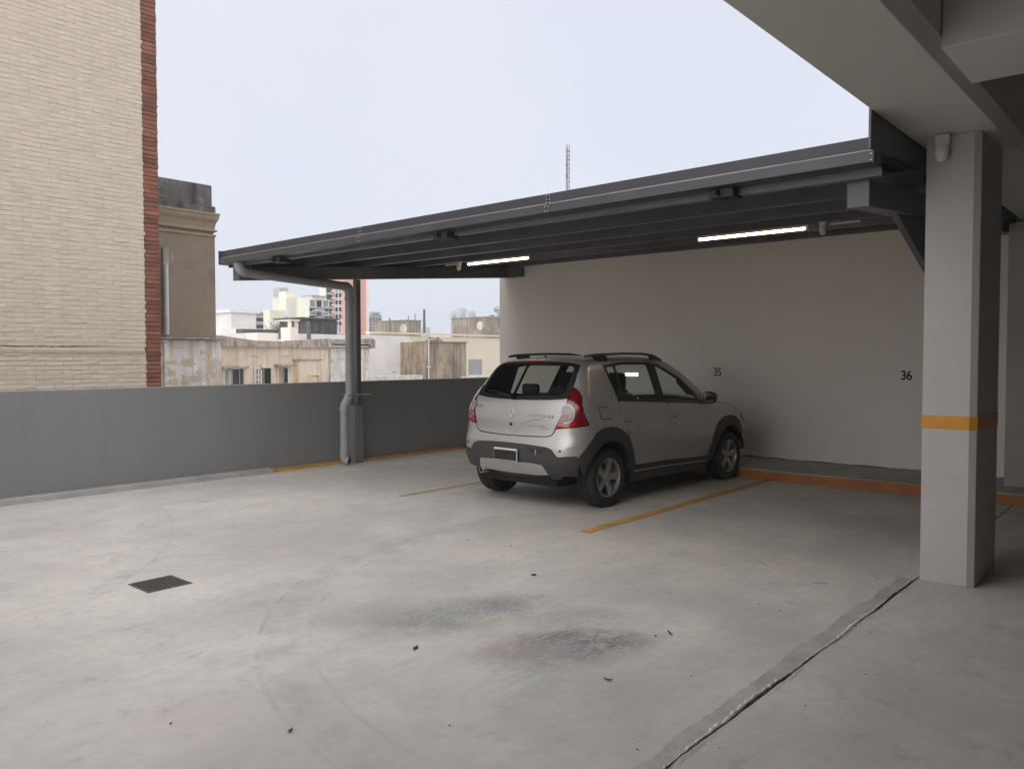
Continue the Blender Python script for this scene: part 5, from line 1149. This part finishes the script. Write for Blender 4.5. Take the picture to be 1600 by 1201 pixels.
for c0, rr in cl_:
    for i in range(120):
        v = Vector((random.gauss(0, 1), random.gauss(0, 1), random.gauss(0, 1))).normalized()*rr*random.uniform(.55, 1.05); p = c0 + v
        if p.z > ht: continue
        u = Vector((random.gauss(0, 1), random.gauss(0, 1), random.gauss(0, 1))).normalized(); w = u.cross(v).normalized(); s_ = random.uniform(.08, .17)
        b.add([p - u*s_, p + w*s_*.5, p + u*s_, p - w*s_*.5], [(0, 1, 2, 3)])
b.build('crown', M['foliage'], tr)
# --- lattice mast seen above the canopy
Ym = 62; base = at(886, 530, Ym); topz = at(889, 226, Ym).z
ms = empty('lattice_mast', (at(887, 300, Ym).x, Ym, GZ), 'thin grey lattice radio mast rising behind the canopy roof', 'mast')
M['mast'] = pm('galvanised mast', (.10, .10, .115), .5, metal=.3, var=.1, bump=0)
H_ = topz - GZ; b = MB(); R_ = .25
cs = [(R_*math.cos(a), R_*math.sin(a)) for a in (PI/2, PI/2 + 2*PI/3, PI/2 + 4*PI/3)]
for x, y in cs: b.tube([(x, y, 0), (x, y, H_)], .034, 5)
b.build('mast_legs', M['mast'], ms)
st = .55; nb = int(H_/st); b = MB()
for i in range(int(nb*.55), nb):
    for k in range(3):
        (xa, ya), (xb, yb_) = cs[k], cs[(k+1) % 3]; b.tube([(xa, ya, i*st), (xb, yb_, (i+1)*st)], .024, 4, cap=False); b.tube([(xa, ya, i*st), (xb, yb_, i*st)], .024, 4, cap=False)
b.build('mast_bracing', M['mast'], ms)['kind'] = 'stuff'
for dz, ln in ((2.7, .25), (6.3, .35), (11.0, .55), (3.9, .30)): MB().box(-.30, -.18, -.08, .08, H_ - dz - ln, H_ - dz + ln).build('panel_antenna', M['mast'], ms)
MB().tube([(0, 0, H_ - 14.6), (-1.05, 0, H_ - 14.6), (-1.05, 0, H_ - 17.2)], .03, 5).build('side_arm', M['mast'], ms); MB().box(-.35, .35, -.3, .3, H_ - 11.4, H_ - 11.3).build('platform', M['mast'], ms)
for i, z in enumerate((H_ - .9, H_ - 1.9, H_ - 3.2)): MB().tube([(-.26, 0, z), (.30, .1, z)], .05, 5).build('cross_arm', M['mast'], ms)
# ---------------------------------------------------------------- litter on the floor
def flake(px, py, L, Wd, ang, lab, n=7, curl=.005):
    t = (0 - CAMH); d = rt*((px - 800)/FPX) - up*((py - 600.5)/FPX) + fw; s = -CAMH/d.z; P = Vector((d.x*s, d.y*s, 0))
    vs = []; fs = []
    for i in range(n):
        u = i/(n-1); w_ = Wd*math.sin(PI*(.08 + .84*u))*random.uniform(.7, 1.1); z = .004 + curl*(2*u - 1)**2 + random.uniform(0, .003)
        vs += [(L*(u-.5), -w_/2, z), (L*(u-.5), 0, z + .005), (L*(u-.5), w_/2, z)]
    for i in range(n-1): fs += [(3*i, 3*i+3, 3*i+4, 3*i+1), (3*i+1, 3*i+4, 3*i+5, 3*i+2)]
    o = MB().add(vs, fs).build('dry_leaf', M['leaf'], loc=tuple(P)); o.rotation_euler = (0, 0, ang); return tag(o, lab, 'leaf', 'dry leaves on the concrete')
flake(649, 1013, .055, .028, .4, 'largest curled dark leaf on the open concrete'); flake(1047, 990, .07, .012, .9, 'thin curled twig-like leaf left of the floor joint'); flake(950, 1063, .045, .014, 2.0, 'thin curved leaf on the concrete below the dark stain'); flake(453, 1143, .03, .02, .3, 'small dark leaf near the bottom of the picture')
d0 = rt*((834 - 800)/FPX) - up*((898 - 600.5)/FPX) + fw; s0 = -CAMH/d0.z
tag(MB().lathe([(0, .004), (.016, .004), (.021, .001)], 18, 'Z').build('floor_plug', M['black'], loc=(d0.x*s0, d0.y*s0, .0015)), 'small round black floor plug in the open concrete', 'floor plug')
b = MB()
for i in range(230):                                  # crumbs and grit
    x, y = random.uniform(1.2, 9.0), random.uniform(1.0, 9.3)
    if random.random() < .45: x, y = random.gauss(4.2, 1.0), random.gauss(1.9, .5)
    if GX0 - .05 < x < GX1 + .05 and GY0 - .05 < y < GY1 + .05: continue
    s = random.choice((.002, .0025, .003, .004, .006)); q = [(x + random.uniform(-1, 1)*s*1.6, y + random.uniform(-1, 1)*s*1.6, .0015 + abs(random.gauss(0, s*.5))) for _ in range(5)]
    b.add(q, [(0, 1, 2), (0, 2, 3), (1, 3, 4), (0, 3, 4), (2, 3, 4)])
tag(b.build('grit', M['leaf']), kind='stuff')
b = MB()
for i in range(9):                                   # little twigs near the pillar
    x, y = random.gauss(6.0, .5), random.gauss(2.2, .4); a = random.uniform(0, PI); L = random.uniform(.02, .13)
    b.tube([(x, y, .004), (x + math.cos(a)*L*.5, y + math.sin(a)*L*.5, .006 + random.uniform(0, .006)), (x + math.cos(a + random.uniform(-.5, .5))*L, y + math.sin(a + random.uniform(-.5, .5))*L, .004)], .0011, 4)
tag(b.build('twig_litter', M['leaf']), kind='stuff')
# ---------------------------------------------------------------- air: one closed box of thin haze round everything
hm = bpy.data.materials.new('thin haze'); hm.use_nodes = True; t = hm.node_tree; t.nodes.clear()
oo = t.nodes.new('ShaderNodeOutputMaterial'); pv = t.nodes.new('ShaderNodeVolumePrincipled'); pv.inputs['Color'].default_value = (.88, .95, 1.0, 1); pv.inputs['Density'].default_value = .0016; pv.inputs['Anisotropy'].default_value = .2
t.links.new(pv.outputs[0], oo.inputs['Volume'])
tag(MB().box(-61, 905, -61, 1105, GZ - 1, 34).build('haze', hm), kind='stuff')
